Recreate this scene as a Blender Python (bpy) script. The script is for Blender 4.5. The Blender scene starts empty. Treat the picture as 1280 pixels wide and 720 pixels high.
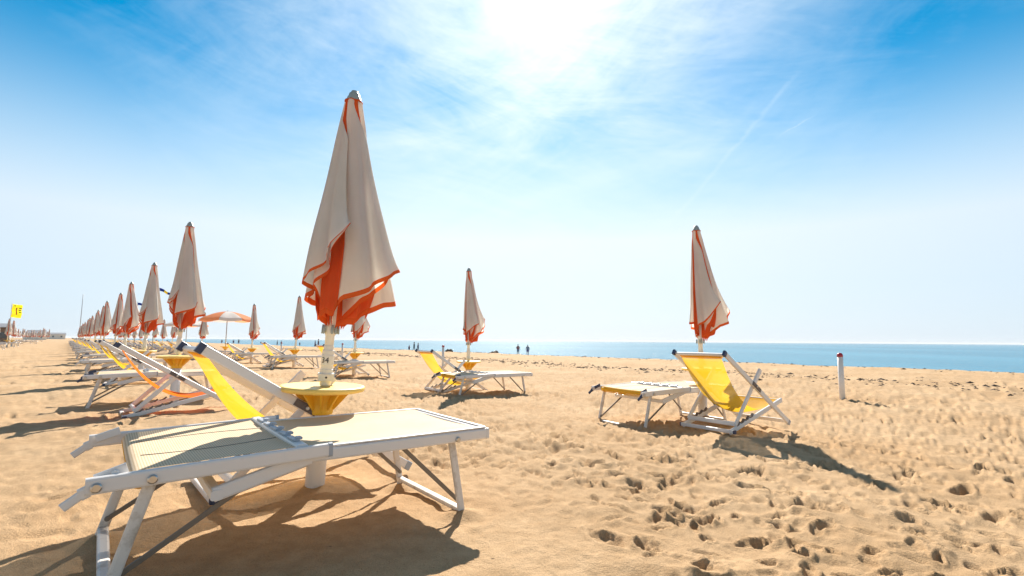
import bpy, bmesh, math, random
import numpy as np
from mathutils import Vector, Matrix, Euler
PI = math.pi
R = math.radians
scene = bpy.context.scene
COL = scene.collection
rng = random.Random(7)

# ------------------------------------------------------------------ helpers
def new_mat(name):
    m = bpy.data.materials.new(name); m.use_nodes = True
    nt = m.node_tree
    return m, nt, nt.nodes['Principled BSDF']

def N(nt, typ, **kw):
    n = nt.nodes.new(typ)
    for k, v in kw.items():
        setattr(n, k, v)
    return n

def ramp(nt, stops, interp='LINEAR'):
    n = nt.nodes.new('ShaderNodeValToRGB'); cr = n.color_ramp; cr.interpolation = interp
    while len(cr.elements) < len(stops): cr.elements.new(0.5)
    for e, (p, c) in zip(cr.elements, stops):
        e.position = p; e.color = (c[0], c[1], c[2], 1) if len(c) == 3 else c
    return n

def mathn(nt, op, a, b=None, clamp=False):
    n = nt.nodes.new('ShaderNodeMath'); n.operation = op; n.use_clamp = clamp
    for i, v in enumerate((a, b)):
        if v is None: continue
        if isinstance(v, (int, float)): n.inputs[i].default_value = v
        else: nt.links.new(v, n.inputs[i])
    return n.outputs[0]

def mixc(nt, fac, a, b, mode='MIX'):
    n = nt.nodes.new('ShaderNodeMix'); n.data_type = 'RGBA'; n.blend_type = mode
    for key, v in ((0, fac), (6, a), (7, b)):
        if isinstance(v, (int, float)): n.inputs[key].default_value = v
        elif isinstance(v, (tuple, list)): n.inputs[key].default_value = (v[0], v[1], v[2], 1)
        else: nt.links.new(v, n.inputs[key])
    return n.outputs[2]

def objcoord(nt, scale=(1, 1, 1)):
    tc = N(nt, 'ShaderNodeTexCoord'); mp = N(nt, 'ShaderNodeMapping')
    mp.inputs['Scale'].default_value = scale
    nt.links.new(tc.outputs['Object'], mp.inputs['Vector'])
    return mp.outputs[0]

def noise(nt, vec, scale, detail=4, rough=0.55, dist=0.0):
    n = N(nt, 'ShaderNodeTexNoise')
    n.inputs['Scale'].default_value = scale; n.inputs['Detail'].default_value = detail
    n.inputs['Roughness'].default_value = rough; n.inputs['Distortion'].default_value = dist
    nt.links.new(vec, n.inputs['Vector'])
    return n.outputs['Fac']

def bump(nt, bsdf, height, strength, dist, prev=None):
    b = N(nt, 'ShaderNodeBump'); b.inputs['Strength'].default_value = strength
    b.inputs['Distance'].default_value = dist
    nt.links.new(height, b.inputs['Height'])
    if prev is not None: nt.links.new(prev, b.inputs['Normal'])
    nt.links.new(b.outputs[0], bsdf.inputs['Normal'])
    return b.outputs[0]

# ------------------------------------------------------------------ materials
def paint_mat(name, col, rough=0.4, wear=0.12, dirt=(0.35, 0.27, 0.18), metallic=0.0, dirt_scale=9, lo=0.58, hi=0.75):
    m, nt, b = new_mat(name)
    v = objcoord(nt)
    f = noise(nt, v, dirt_scale, 6, 0.65)
    r = ramp(nt, [(lo, (0, 0, 0)), (hi, (1, 1, 1))]); nt.links.new(f, r.inputs[0])
    fac = mathn(nt, 'MULTIPLY', r.outputs[0], wear)
    nt.links.new(mixc(nt, fac, col, dirt), b.inputs['Base Color'])
    f2 = noise(nt, v, 40, 3)
    rr = N(nt, 'ShaderNodeMapRange'); rr.inputs[3].default_value = rough - 0.08; rr.inputs[4].default_value = rough + 0.12
    nt.links.new(f2, rr.inputs[0]); nt.links.new(rr.outputs[0], b.inputs['Roughness'])
    b.inputs['Metallic'].default_value = metallic
    return m

def cloth_mat(name, col, trans=0.45, tcol=None, weave=0.0, clear=0.0, stain=0.1, rough=0.8, dust=0.0):
    """woven cloth: diffuse + translucent, optional open mesh"""
    m, nt, b = new_mat(name)
    out = nt.nodes['Material Output']
    v = objcoord(nt)
    f = noise(nt, v, 3.0, 5, 0.6)
    r = ramp(nt, [(0.35, (1, 1, 1)), (0.7, (1 - stain, 1 - stain, 1 - stain * 1.3))]); nt.links.new(f, r.inputs[0])
    c = mixc(nt, 1.0, col, r.outputs[0], 'MULTIPLY')
    if weave:      # fine ribs of the netting
        w = N(nt, 'ShaderNodeTexWave', wave_type='BANDS', bands_direction='X'); w.inputs['Scale'].default_value = weave
        w.inputs['Distortion'].default_value = .6; w.inputs['Detail'].default_value = 1
        nt.links.new(v, w.inputs['Vector'])
        wr = ramp(nt, [(0.2, (.74, .70, .64)), (.7, (1, 1, 1))]); nt.links.new(w.outputs['Fac'], wr.inputs[0])
        c = mixc(nt, 1.0, c, wr.outputs[0], 'MULTIPLY')
    if dust:       # blown sand lying on the cloth
        dn_ = noise(nt, v, 55, 4, .7); dm = noise(nt, v, 3.5, 3, .6)
        dr = ramp(nt, [(.56, (0, 0, 0)), (.72, (1, 1, 1))]); nt.links.new(mathn(nt, 'ADD', mathn(nt, 'MULTIPLY', dn_, .6), mathn(nt, 'MULTIPLY', dm, .42)), dr.inputs[0])
        c = mixc(nt, mathn(nt, 'MULTIPLY', dr.outputs[0], dust), c, (.5, .34, .18))
    nt.links.new(c, b.inputs['Base Color'])
    b.inputs['Roughness'].default_value = rough
    b.inputs['Specular IOR Level'].default_value = 0.2
    t = N(nt, 'ShaderNodeBsdfTranslucent')
    tc = tcol or col
    nt.links.new(mixc(nt, 1.0, tc, r.outputs[0], 'MULTIPLY'), t.inputs['Color'])
    mx = N(nt, 'ShaderNodeMixShader'); mx.inputs[0].default_value = trans
    nt.links.new(b.outputs[0], mx.inputs[1]); nt.links.new(t.outputs[0], mx.inputs[2])
    last = mx
    if clear:
        tr = N(nt, 'ShaderNodeBsdfTransparent')
        m2 = N(nt, 'ShaderNodeMixShader'); m2.inputs[0].default_value = clear
        nt.links.new(mx.outputs[0], m2.inputs[1]); nt.links.new(tr.outputs[0], m2.inputs[2]); last = m2
    nt.links.new(last.outputs[0], out.inputs['Surface'])
    return m

M = {}
M['frame'] = paint_mat('white_enamel', (0.77, 0.74, 0.72), 0.34, 0.4, (0.34, 0.27, 0.2), lo=0.6, hi=0.85)
M['leg'] = paint_mat('white_enamel_scuffed', (0.73, 0.68, 0.63), 0.42, 0.7, (0.3, 0.23, 0.15), dirt_scale=14, lo=0.5, hi=0.72)
M['tube'] = paint_mat('white_plastic_pipe', (0.78, 0.76, 0.73), 0.38, 0.7, (0.36, 0.28, 0.2), dirt_scale=12, lo=0.55, hi=0.8)
M['pole'] = paint_mat('cream_pole', (0.78, 0.75, 0.68), 0.35, 0.35)
M['strut'] = paint_mat('dull_galvanised_steel', (0.22, 0.19, 0.16), 0.5, 0.5, (0.16, 0.09, 0.04), metallic=0.5)
M['bolt'] = paint_mat('zinc_bolt', (0.55, 0.53, 0.5), 0.3, 0.5, metallic=0.9)
M['navy'] = paint_mat('navy_plastic', (0.035, 0.05, 0.11), 0.4, 0.3, (0.2, 0.17, 0.14))
M['darkband'] = paint_mat('dark_brown_bracket', (0.13, 0.105, 0.1), 0.45, 0.3)
M['clip'] = paint_mat('grey_clip_plastic', (0.36, 0.40, 0.46), 0.35, 0.3)
M['yellow_plastic'] = paint_mat('yellow_moulded_plastic', (0.86, 0.49, 0.03), 0.38, 0.22, (0.5, 0.3, 0.08), lo=0.55, hi=0.8)
M['yellow_top'] = paint_mat('pale_yellow_plastic', (0.93, 0.62, 0.14), 0.42, 0.3, (0.6, 0.42, 0.15), lo=0.5, hi=0.8)  # paler yellow for the table top
M['cream_cloth'] = cloth_mat('cream_canvas', (0.86, 0.85, 0.83), 0.52, (0.90, 0.87, 0.80), stain=0.08)
M['orange_cloth'] = cloth_mat('orange_canvas', (0.84, 0.17, 0.05), 0.55, (0.95, 0.2, 0.05), stain=0.1)
M['backlit_orange'] = cloth_mat('backlit_orange_canvas', (0.82, 0.33, 0.17), 0.5, (0.88, 0.38, 0.2))  # orange canvas made paler: backlight of the open parasols put into the colour
M['trim'] = cloth_mat('rust_orange_binding', (0.76, 0.14, 0.03), 0.35, (0.8, 0.13, 0.02))
M['bed_cloth'] = cloth_mat('cream_mesh_sheet', (0.9, 0.70, 0.47), 0.08, (0.85, 0.62, 0.22), weave=60, stain=0.12, dust=.4)
M['head_cloth'] = cloth_mat('cream_woven_netting', (0.9, 0.71, 0.50), 0.1, (0.85, 0.6, 0.15), weave=33, stain=0.1, dust=.35)
M['yellow_sling'] = cloth_mat('yellow_netting', (0.86, 0.5, 0.03), 0.5, (0.95, 0.56, 0.03), clear=0.17, stain=0.05)
M['orange_sling'] = cloth_mat('orange_netting', (0.85, 0.2, 0.03), 0.5, (0.95, 0.24, 0.03), stain=0.05)
M['navy_sling'] = cloth_mat('navy_netting', (0.04, 0.07, 0.22), 0.3, (0.05, 0.1, 0.3), stain=0.05)
M['white_cloth'] = cloth_mat('white_canvas', (0.78, 0.77, 0.78), 0.35, (0.75, 0.72, 0.7))
M['ink'] = paint_mat('black_ink', (0.03, 0.03, 0.035), 0.5, 0.0)
M['cap'] = paint_mat('pale_grey_cap_plastic', (0.33, 0.38, 0.37), 0.45, 0.3)
M['red'] = paint_mat('crimson_paint', (0.35, 0.02, 0.04), 0.4, 0.2)
M['skin'] = paint_mat('tanned_skin', (0.36, 0.19, 0.12), 0.5, 0.0)
M['hair'] = paint_mat('dark_hair', (0.03, 0.02, 0.015), 0.6, 0.0)
M['cloth_dark'] = paint_mat('dark_swimwear', (0.04, 0.04, 0.07), 0.7, 0.0)
M['cloth_red'] = paint_mat('red_swimwear', (0.45, 0.04, 0.05), 0.7, 0.0)
M['cloth_grey'] = paint_mat('grey_swimwear', (0.3, 0.3, 0.36), 0.7, 0.0)
M['cloth_violet'] = paint_mat('violet_swimwear', (0.16, 0.07, 0.2), 0.7, 0.0)
M['flag_yellow'] = cloth_mat('yellow_flag_cloth', (0.85, 0.68, 0.02), 0.45, (0.95, 0.75, 0.02))
M['flag_green'] = paint_mat('green_flag_print', (0.05, 0.2, 0.06), 0.7, 0.0)
M['flag_redprint'] = paint_mat('red_flag_print', (0.5, 0.12, 0.03), 0.7, 0.0)
M['flag_blue'] = cloth_mat('blue_flag_cloth', (0.02, 0.06, 0.35), 0.35, (0.03, 0.1, 0.5))
M['metal_pole'] = paint_mat('grey_metal_pole', (0.4, 0.42, 0.44), 0.4, 0.2, metallic=0.4)
M['wood'] = paint_mat('weathered_brown_boards', (0.16, 0.11, 0.08), 0.7, 0.4)
M['roof'] = paint_mat('grey_roofing', (0.22, 0.22, 0.24), 0.6, 0.3)
M['plaster'] = paint_mat('pale_plaster', (0.72, 0.68, 0.62), 0.7, 0.3)
M['white_wall'] = paint_mat('whitewashed_wall', (0.75, 0.72, 0.7), 0.7, 0.2)
M['glassdark'] = paint_mat('dark_window', (0.05, 0.07, 0.09), 0.15, 0.0)
M['weed'] = paint_mat('dried_seaweed', (0.10, 0.07, 0.048), 0.9, 0.7, (0.24, 0.16, 0.095))

# ------------------------------------------------------------------ mesh helpers
def link(name, me, mats, parent=None, smooth=False):
    o = bpy.data.objects.new(name, me); COL.objects.link(o)
    if not isinstance(mats, (list, tuple)): mats = [mats]
    for m in mats: me.materials.append(m)
    if smooth:
        me.polygons.foreach_set('use_smooth', [True] * len(me.polygons))
    if parent is not None: o.parent = parent
    return o

def obj(name, bm, mats, parent=None, smooth=False):
    me = bpy.data.meshes.new(name)
    bmesh.ops.recalc_face_normals(bm, faces=bm.faces[:])
    bm.to_mesh(me); bm.free()
    return link(name, me, mats, parent, smooth)

def tag(o, label=None, cat=None, group=None, kind=None):
    if label: o['label'] = label
    if cat: o['category'] = cat
    if group: o['group'] = group
    if kind: o['kind'] = kind
    return o

def empty(name, loc=(0, 0, 0), yaw=0.0):
    o = bpy.data.objects.new(name, None); COL.objects.link(o)
    o.location = loc; o.rotation_euler = (0, 0, yaw); o.empty_display_size = 0.1
    return o

def copy_tree(o, parent=None):
    c = o.copy(); COL.objects.link(c)
    if parent is not None: c.parent = parent
    for ch in list(o.children): copy_tree(ch, c)
    return c

def bar(bm, p, q, w, h, up=(0, 0, 1), bev=0.0, mat=0, segs=2):
    """box beam p->q; h along 'up', w across, bevelled along its edges"""
    p, q = Vector(p), Vector(q); d = (q - p); L = d.length; d.normalize()
    up = Vector(up); s = d.cross(up)
    if s.length < 1e-4: s = d.cross(Vector((1, 0, 0)))
    s.normalize(); u = s.cross(d).normalized()
    if bev > 0:
        b = min(bev, w * 0.49, h * 0.49); prof = []
        for sx, sy, a0 in ((1, 1, 0), (-1, 1, 90), (-1, -1, 180), (1, -1, 270)):
            for k in range(segs + 1):
                a = R(a0 + 90 * k / segs)
                prof.append((sx * (w / 2 - b) + b * math.cos(a), sy * (h / 2 - b) + b * math.sin(a)))
    else:
        prof = [(w / 2, h / 2), (-w / 2, h / 2), (-w / 2, -h / 2), (w / 2, -h / 2)]
    rings = []
    for t in (0, L):
        rings.append([bm.verts.new(p + d * t + s * x + u * y) for x, y in prof])
    n = len(prof)
    for i in range(n):
        f = bm.faces.new((rings[0][i], rings[0][(i + 1) % n], rings[1][(i + 1) % n], rings[1][i])); f.material_index = mat
    f = bm.faces.new(rings[0][::-1]); f.material_index = mat
    f = bm.faces.new(rings[1]); f.material_index = mat

def tube(bm, pts, r, n=10, mat=0, caps=True):
    pts = [Vector(p) for p in pts]
    rs = r if isinstance(r, (list, tuple)) else [r] * len(pts)
    rings = []; prev = None
    for i, p in enumerate(pts):
        d = (pts[min(i + 1, len(pts) - 1)] - pts[max(i - 1, 0)]).normalized()
        if prev is None:
            a = d.cross(Vector((0, 0, 1)))
            if a.length < 1e-3: a = d.cross(Vector((1, 0, 0)))
        else:
            a = prev - d * prev.dot(d)
        a.normalize(); prev = a; b = d.cross(a)
        rings.append([bm.verts.new(p + a * rs[i] * math.cos(2 * PI * k / n) + b * rs[i] * math.sin(2 * PI * k / n)) for k in range(n)])
    for i in range(len(rings) - 1):
        for k in range(n):
            f = bm.faces.new((rings[i][k], rings[i][(k + 1) % n], rings[i + 1][(k + 1) % n], rings[i + 1][k])); f.material_index = mat
    if caps:
        bm.faces.new(rings[0][::-1]).material_index = mat; bm.faces.new(rings[-1]).material_index = mat

def lathe(bm, prof, n=32, center=(0, 0), mat=0):
    """prof: list of (r, z) from bottom to top (r may be 0 at ends)"""
    rings = []
    for r, z in prof:
        if r < 1e-5: rings.append([bm.verts.new((center[0], center[1], z))])
        else: rings.append([bm.verts.new((center[0] + r * math.cos(2 * PI * k / n), center[1] + r * math.sin(2 * PI * k / n), z)) for k in range(n)])
    for a, b in zip(rings[:-1], rings[1:]):
        for k in range(n):
            k2 = (k + 1) % n
            if len(a) == 1: vs = (a[0], b[k2], b[k])
            elif len(b) == 1: vs = (a[k], a[k2], b[0])
            else: vs = (a[k], a[k2], b[k2], b[k])
            bm.faces.new(vs).material_index = mat

def disc(bm, c, axis, r, t, n=14, mat=0):
    c = Vector(c); axis = Vector(axis).normalized()
    tube(bm, [c, c + axis * t * 0.7, c + axis * t], [r, r, r * 0.75], n, mat)

# ------------------------------------------------------------------ terrain height
def _hash(ix, iy, s):
    h = (ix.astype(np.int64) * 374761393 + iy.astype(np.int64) * 668265263 + s * 1442695041) & 0xFFFFFFFF
    h = ((h ^ (h >> 13)) * 1274126177) & 0xFFFFFFFF
    return ((h ^ (h >> 16)) & 0xFFFF) / 65535.0

def vnoise(x, y, s):
    ca, sa = math.cos(s * 1.7 + .4), math.sin(s * 1.7 + .4)
    x, y = x * ca - y * sa, x * sa + y * ca
    return .72 * _vn(x, y, s) + .42 * _vn(x * .81 + y * .62 + 17.3, y * .81 - x * .62 + 5.1, s + 57)

def _vn(x, y, s):
    ix = np.floor(x); iy = np.floor(y); fx = x - ix; fy = y - iy
    fx = fx * fx * fx * (fx * (fx * 6 - 15) + 10); fy = fy * fy * fy * (fy * (fy * 6 - 15) + 10)
    a = _hash(ix, iy, s); b = _hash(ix + 1, iy, s); c = _hash(ix, iy + 1, s); d = _hash(ix + 1, iy + 1, s)
    return (a * (1 - fx) + b * fx) * (1 - fy) + (c * (1 - fx) + d * fx) * fy - 0.5

SN = np.array([0.747, 0.665])           # seaward direction
ROW = np.array([-0.665, 0.747])         # along the shore, away
WATER_Z = -0.95
STEP = np.array([-3.52, 3.95])
row1 = [np.array([-1.274, 3.343])] + [np.array([-5.07, 7.6])] + [np.array([-8.45, 11.55]) + STEP * k for k in range(0, 20)]
row2 = [np.array([2.69, 7.10]), np.array([-0.93, 10.9])] + [np.array([-4.65, 15.0]) + np.array([-3.6, 3.95]) * k for k in range(0, 16)]
row0 = [np.array([-5.35, -0.3]) + STEP * k for k in (10, 12, 13)]
POLES = row1 + row2 + row0

NS = np.array([-30., 0, 3.5, 6.7, 10, 14, 17, 22, 24.3, 27, 33, 40, 46, 60, 90, 4000])
NZ = np.array([0.1, 0.02, 0.0, -0.10, -0.06, 0.0, 0.0, 0.03, 0.02, -0.2, -0.6, -0.93, -1.15, -1.5, -2.5, -3.0])

_r = np.random.default_rng(11)
feet = []                                # footprints: x, y, angle, length, width, depth
def trail(x, y, a, n):
    for i in range(n):
        a += _r.normal(0, 0.12)
        x += math.cos(a) * 0.62; y += math.sin(a) * 0.62
        side = 0.1 if i % 2 else -0.1
        feet.append((x - math.sin(a) * side, y + math.cos(a) * side, a + _r.normal(0, .15), _r.uniform(.11, .15), _r.uniform(.045, .062), _r.uniform(.02, .055)))
for i in range(95):
    n0 = _r.uniform(2.0, 18); t0 = _r.uniform(-16, 26)
    p = SN * n0 + ROW * t0
    base = math.atan2(ROW[1], ROW[0]) + (PI if _r.random() < .5 else 0)
    trail(p[0], p[1], base + _r.normal(0, .5), int(_r.integers(9, 24)))
for i in range(4600):
    n0 = _r.uniform(2.0, 15); t0 = _r.uniform(-12, 12)
    p = SN * n0 + ROW * t0
    feet.append((p[0], p[1], _r.uniform(0, 6.28), _r.uniform(.035, .11), _r.uniform(.022, .05), _r.uniform(.010, .028)))
for i in range(6500):
    n0 = _r.uniform(2.0, 11); t0 = _r.uniform(-8, 8)
    p = SN * n0 + ROW * t0
    feet.append((p[0], p[1], _r.uniform(0, 6.28), _r.uniform(.025, .08), _r.uniform(.015, .035), _r.uniform(.01, .026)))
for i in range(26):
    trail(_r.uniform(-22, -3), _r.uniform(4, 20), math.atan2(ROW[1], ROW[0]) + _r.normal(0, .3), 14)

def calm(x, y):
    """0 where the sand is smooth (under the foreground bed), 1 elsewhere"""
    d = np.sqrt(((x + 1.0) / 1.35) ** 2 + ((y - 2.6) / 1.25) ** 2)
    return np.clip((d - 0.75) / 0.7, 0.0, 1.0)

def _legs():
    out = []
    for X, Y, yaw in ((-.415, 3.256, .693), (2.80, 7.22, .55), (.18, 10.55, .603)):
        for lx, ly in ((-1.68, .40), (-1.68, -.40), (-.12, .37), (-.12, -.37)):
            out.append((X + lx * math.cos(yaw) - ly * math.sin(yaw), Y + lx * math.sin(yaw) + ly * math.cos(yaw), 0))
    return out
LEGS = _legs()

def height(x, y, detail=True):
    x = np.asarray(x, float); y = np.asarray(y, float)
    n = x * SN[0] + y * SN[1]
    z = np.interp(n, NS, NZ)
    cm = calm(x, y)
    near = np.clip(1.0 - (n - 22) / 12.0, 0.12, 1)
    z = z + vnoise(x / 3.1, y / 3.1, 1) * 0.07 * near * (0.3 + .7 * cm)
    z = z + vnoise(x / 1.2 + 4, y / 1.2, 2) * 0.045 * near * (0.35 + .65 * cm)
    if detail:
        amp = (0.25 + .75 * cm) * near
        wr = np.exp(-((n - 15.0) / 1.3) ** 2)
        u = x + 0.25 * vnoise(x / .7, y / .7, 9); v = y + .25 * vnoise(x / .7 + 9, y / .7, 10)
        z = z + vnoise(u / .6, v / .6, 3) * 0.03 * amp * (1 + 1.5 * wr)
        b = vnoise(u / .27, v / .27, 4)
        z = z + b * 0.022 * amp * (1 + 2.4 * wr)
        pk = vnoise(u / .21 + 7, v / .21, 14)
        z = z - np.clip(pk - .12, 0, 1) * 0.065 * amp * np.clip(.5 + 1.6 * vnoise(x / 1.7, y / 1.7, 15), .1, 1)
        pk = vnoise(x / .085 + 7, y / .085, 16)
        z = z - np.clip(pk - .12, 0, 1) * 0.085 * amp * np.clip(.5 + 2.5 * vnoise(x / .9, y / .9, 18), 0, 1.3)
        z = z + vnoise(u / .11, v / .11, 5) * 0.018 * amp * (1 + 2.0 * wr)
        z = z + vnoise(x / .05, y / .05, 6) * 0.0075 * (.6 + .4 * amp) + vnoise(x / .024, y / .024, 7) * 0.0048
        rg = 1 - np.abs(vnoise(u / .8 + 31, v / .8, 12)) * 4
        z = z + np.clip(rg, 0, 1) ** 2 * 0.018 * amp
        for px, py in POLES[:1] + row2[:1]:
            d = np.hypot(x - px, y - py); z = z + 0.03 * np.exp(-(d / .28) ** 2) - 0.02 * np.exp(-((d - .4) / .2) ** 2)
    for fx, fy, a_ in LEGS:          # sand piled round the sunk legs
        d = np.hypot(x - fx, y - fy); z = z + .024 * np.exp(-(d / .075) ** 2) - .010 * np.exp(-((d - .15) / .06) ** 2)
    return z

def add_feet(x, y, z):
    """x,y,z flat arrays sorted in no order; dents cut into the surface"""
    cell = 0.5
    key = np.floor(x / cell).astype(np.int64) * 100003 + np.floor(y / cell).astype(np.int64)
    order = np.argsort(key, kind='stable'); ks = key[order]
    cmx = calm(x, y)
    for fx, fy, a, L, W, D in feet:
        if fy > 26 or fy < 0.5: continue
        idx = []
        ci, cj = math.floor(fx / cell), math.floor(fy / cell)
        for i in (-1, 0, 1):
            for j in (-1, 0, 1):
                k = (ci + i) * 100003 + cj + j
                lo = np.searchsorted(ks, k, 'left'); hi = np.searchsorted(ks, k, 'right')
                if hi > lo: idx.append(order[lo:hi])
        if not idx: continue
        idx = np.concatenate(idx)
        dx = x[idx] - fx; dy = y[idx] - fy
        lx = (dx * math.cos(a) + dy * math.sin(a)) / L; ly = (-dx * math.sin(a) + dy * math.cos(a)) / (W * (1 + .25 * lx_clip(dx, dy, a, L)))
        d = np.sqrt(lx * lx + ly * ly)
        wob = 1 + .7 * vnoise(x[idx] / .05, y[idx] / .05, 21) + .4 * vnoise(x[idx] / .02, y[idx] / .02, 22)
        dent = -D * (1 / (1 + np.exp((d * wob - 0.95) * 11)))
        rim = D * .42 * np.exp(-((d - 1.42) / .36) ** 2)
        z[idx] += (dent + rim) * cmx[idx]
    return z

def lx_clip(dx, dy, a, L):
    return np.clip((dx * math.cos(a) + dy * math.sin(a)) / L, -1, 1)

def gz(x, y):
    return float(height(np.array([x]), np.array([y]), False)[0])

def build_sand():
    th = list(np.linspace(R(-62), R(62), 1000)) + list(np.linspace(R(62), R(298), 40))[1:-1]
    th = np.array(th)
    px = np.concatenate([np.arange(640, 60, -1.35), np.arange(60, 6, -0.9), np.geomspace(5.9, 0.12, 50)])
    r = 0.97 * 620 / px
    Rr, Th = np.meshgrid(r, th, indexing='ij')
    X = (Rr * np.sin(Th)).ravel(); Y = (Rr * np.cos(Th)).ravel()
    Z = height(X, Y); Z = add_feet(X, Y, Z)
    nr, nt_ = len(r), len(th)
    co = np.stack([X, Y, Z], 1)
    co = np.concatenate([co, [[0, 0, 0.0]]])
    i = np.arange(nr - 1)[:, None]; j = np.arange(nt_)[None, :]; j2 = (j + 1) % nt_
    quads = np.stack([i * nt_ + j, (i + 1) * nt_ + j, (i + 1) * nt_ + j2, i * nt_ + j2], -1).reshape(-1, 4)[:, ::-1]
    jj = np.arange(nt_); tri = np.stack([np.full(nt_, len(co) - 1), (jj + 1) % nt_, jj], 1)
    me = bpy.data.meshes.new('sand')
    me.vertices.add(len(co)); me.vertices.foreach_set('co', co.ravel())
    nl = quads.size + tri.size
    me.loops.add(nl); me.loops.foreach_set('vertex_index', np.concatenate([quads.ravel(), tri.ravel()]).astype(np.int32))
    npoly = len(quads) + len(tri); me.polygons.add(npoly)
    st = np.concatenate([np.arange(len(quads)) * 4, quads.size + np.arange(len(tri)) * 3]).astype(np.int32)
    me.polygons.foreach_set('loop_start', st)
    me.update(calc_edges=True); me.validate()
    # ---- material
    m, nt, b = new_mat('beach_sand')
    tc = N(nt, 'ShaderNodeTexCoord'); v = tc.outputs['Object']
    big = noise(nt, v, 0.7, 4); mid = noise(nt, v, 9, 5, .6); grain = noise(nt, v, 260, 2, .7); grain2 = noise(nt, v, 85, 3, .7)
    r1 = ramp(nt, [(0.3, (0.48, 0.31, 0.168)), (0.72, (0.58, 0.405, 0.245))]); nt.links.new(big, r1.inputs[0])
    r2 = ramp(nt, [(0.3, (0.84, 0.82, 0.78)), (0.65, (1.06, 1.06, 1.06))]); nt.links.new(mid, r2.inputs[0])
    c = mixc(nt, 1.0, r1.outputs[0], r2.outputs[0], 'MULTIPLY')
    r3 = ramp(nt, [(0.25, (0.45, 0.4, 0.35)), (0.5, (1, 1, 1)), (0.8, (1.3, 1.28, 1.25))]); nt.links.new(grain, r3.inputs[0])
    c = mixc(nt, .8, c, r3.outputs[0], 'MULTIPLY')
    # scattered small dark specks
    sp = noise(nt, v, 34, 2, .5); r4 = ramp(nt, [(0.745, (0, 0, 0)), (0.775, (1, 1, 1))]); nt.links.new(sp, r4.inputs[0])
    c = mixc(nt, mathn(nt, 'MULTIPLY', r4.outputs[0], .75), c, (0.13, 0.085, 0.05))
    # damp, darker sand towards the water (a band along the shore line)
    dn = N(nt, 'ShaderNodeVectorMath', operation='DOT_PRODUCT'); nt.links.new(v, dn.inputs[0]); dn.inputs[1].default_value = (SN[0], SN[1], 0)
    wob = mathn(nt, 'MULTIPLY', mathn(nt, 'SUBTRACT', noise(nt, v, .25, 4), .5), 6)
    nn = mathn(nt, 'ADD', dn.outputs['Value'], wob)
    wet = N(nt, 'ShaderNodeMapRange', clamp=True); wet.inputs[1].default_value = 27; wet.inputs[2].default_value = 36
    nt.links.new(nn, wet.inputs[0])
    c = mixc(nt, mathn(nt, 'MULTIPLY', wet.outputs[0], .75), c, (0.17, 0.11, 0.065))
    nt.links.new(c, b.inputs['Base Color'])
    b.inputs['Roughness'].default_value = .95; b.inputs['Specular IOR Level'].default_value = .12
    h = mathn(nt, 'ADD', mathn(nt, 'MULTIPLY', grain, .5), mathn(nt, 'MULTIPLY', grain2, 1.0))
    bump(nt, b, h, 0.8, 0.011)
    o = link('sand', me, m, None, True)
    tag(o, kind='structure')
    return o
build_sand()

# ------------------------------------------------------------------ sea
def build_sea():
    # strip grid aligned with the shore so that the water ends under the beach slope
    bm = bmesh.new()
    ns = [30, 60, 120, 300, 900, 2500, 6000]; ts = [-6000, -2500, -800, -200, 0, 200, 800, 2500, 6000]
    g = [[bm.verts.new((SN[0] * n + ROW[0] * t, SN[1] * n + ROW[1] * t, WATER_Z)) for t in ts] for n in ns]
    for i in range(len(ns) - 1):
        for j in range(len(ts) - 1):
            bm.faces.new((g[i][j], g[i][j + 1], g[i + 1][j + 1], g[i + 1][j]))
    m, nt, b = new_mat('sea_water')
    tc = N(nt, 'ShaderNodeTexCoord')
    mp = N(nt, 'ShaderNodeMapping'); mp.inputs['Rotation'].default_value = (0, 0, -math.atan2(SN[1], SN[0])); mp.inputs['Scale'].default_value = (1.0, .42, 1)
    nt.links.new(tc.outputs['Object'], mp.inputs['Vector']); v = mp.outputs[0]
    a = noise(nt, v, .35, 3, .6); c2 = noise(nt, v, 1.6, 4, .65); d = noise(nt, v, 7, 2, .6)
    h = mathn(nt, 'ADD', mathn(nt, 'MULTIPLY', a, 1.0), mathn(nt, 'ADD', mathn(nt, 'MULTIPLY', c2, .45), mathn(nt, 'MULTIPLY', d, .1)))
    bump(nt, b, h, 1.0, 0.4)
    pat = noise(nt, v, .02, 3); rp = ramp(nt, [(.35, (0.035, 0.18, 0.28)), (.7, (0.065, 0.25, 0.36))]); nt.links.new(pat, rp.inputs[0])
    nt.links.new(rp.outputs[0], b.inputs['Base Color'])
    b.inputs['Roughness'].default_value = .22; b.inputs['IOR'].default_value = 1.33; b.inputs['Specular IOR Level'].default_value = .09
    o = obj('sea', bm, m); tag(o, kind='structure')
build_sea()

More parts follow.
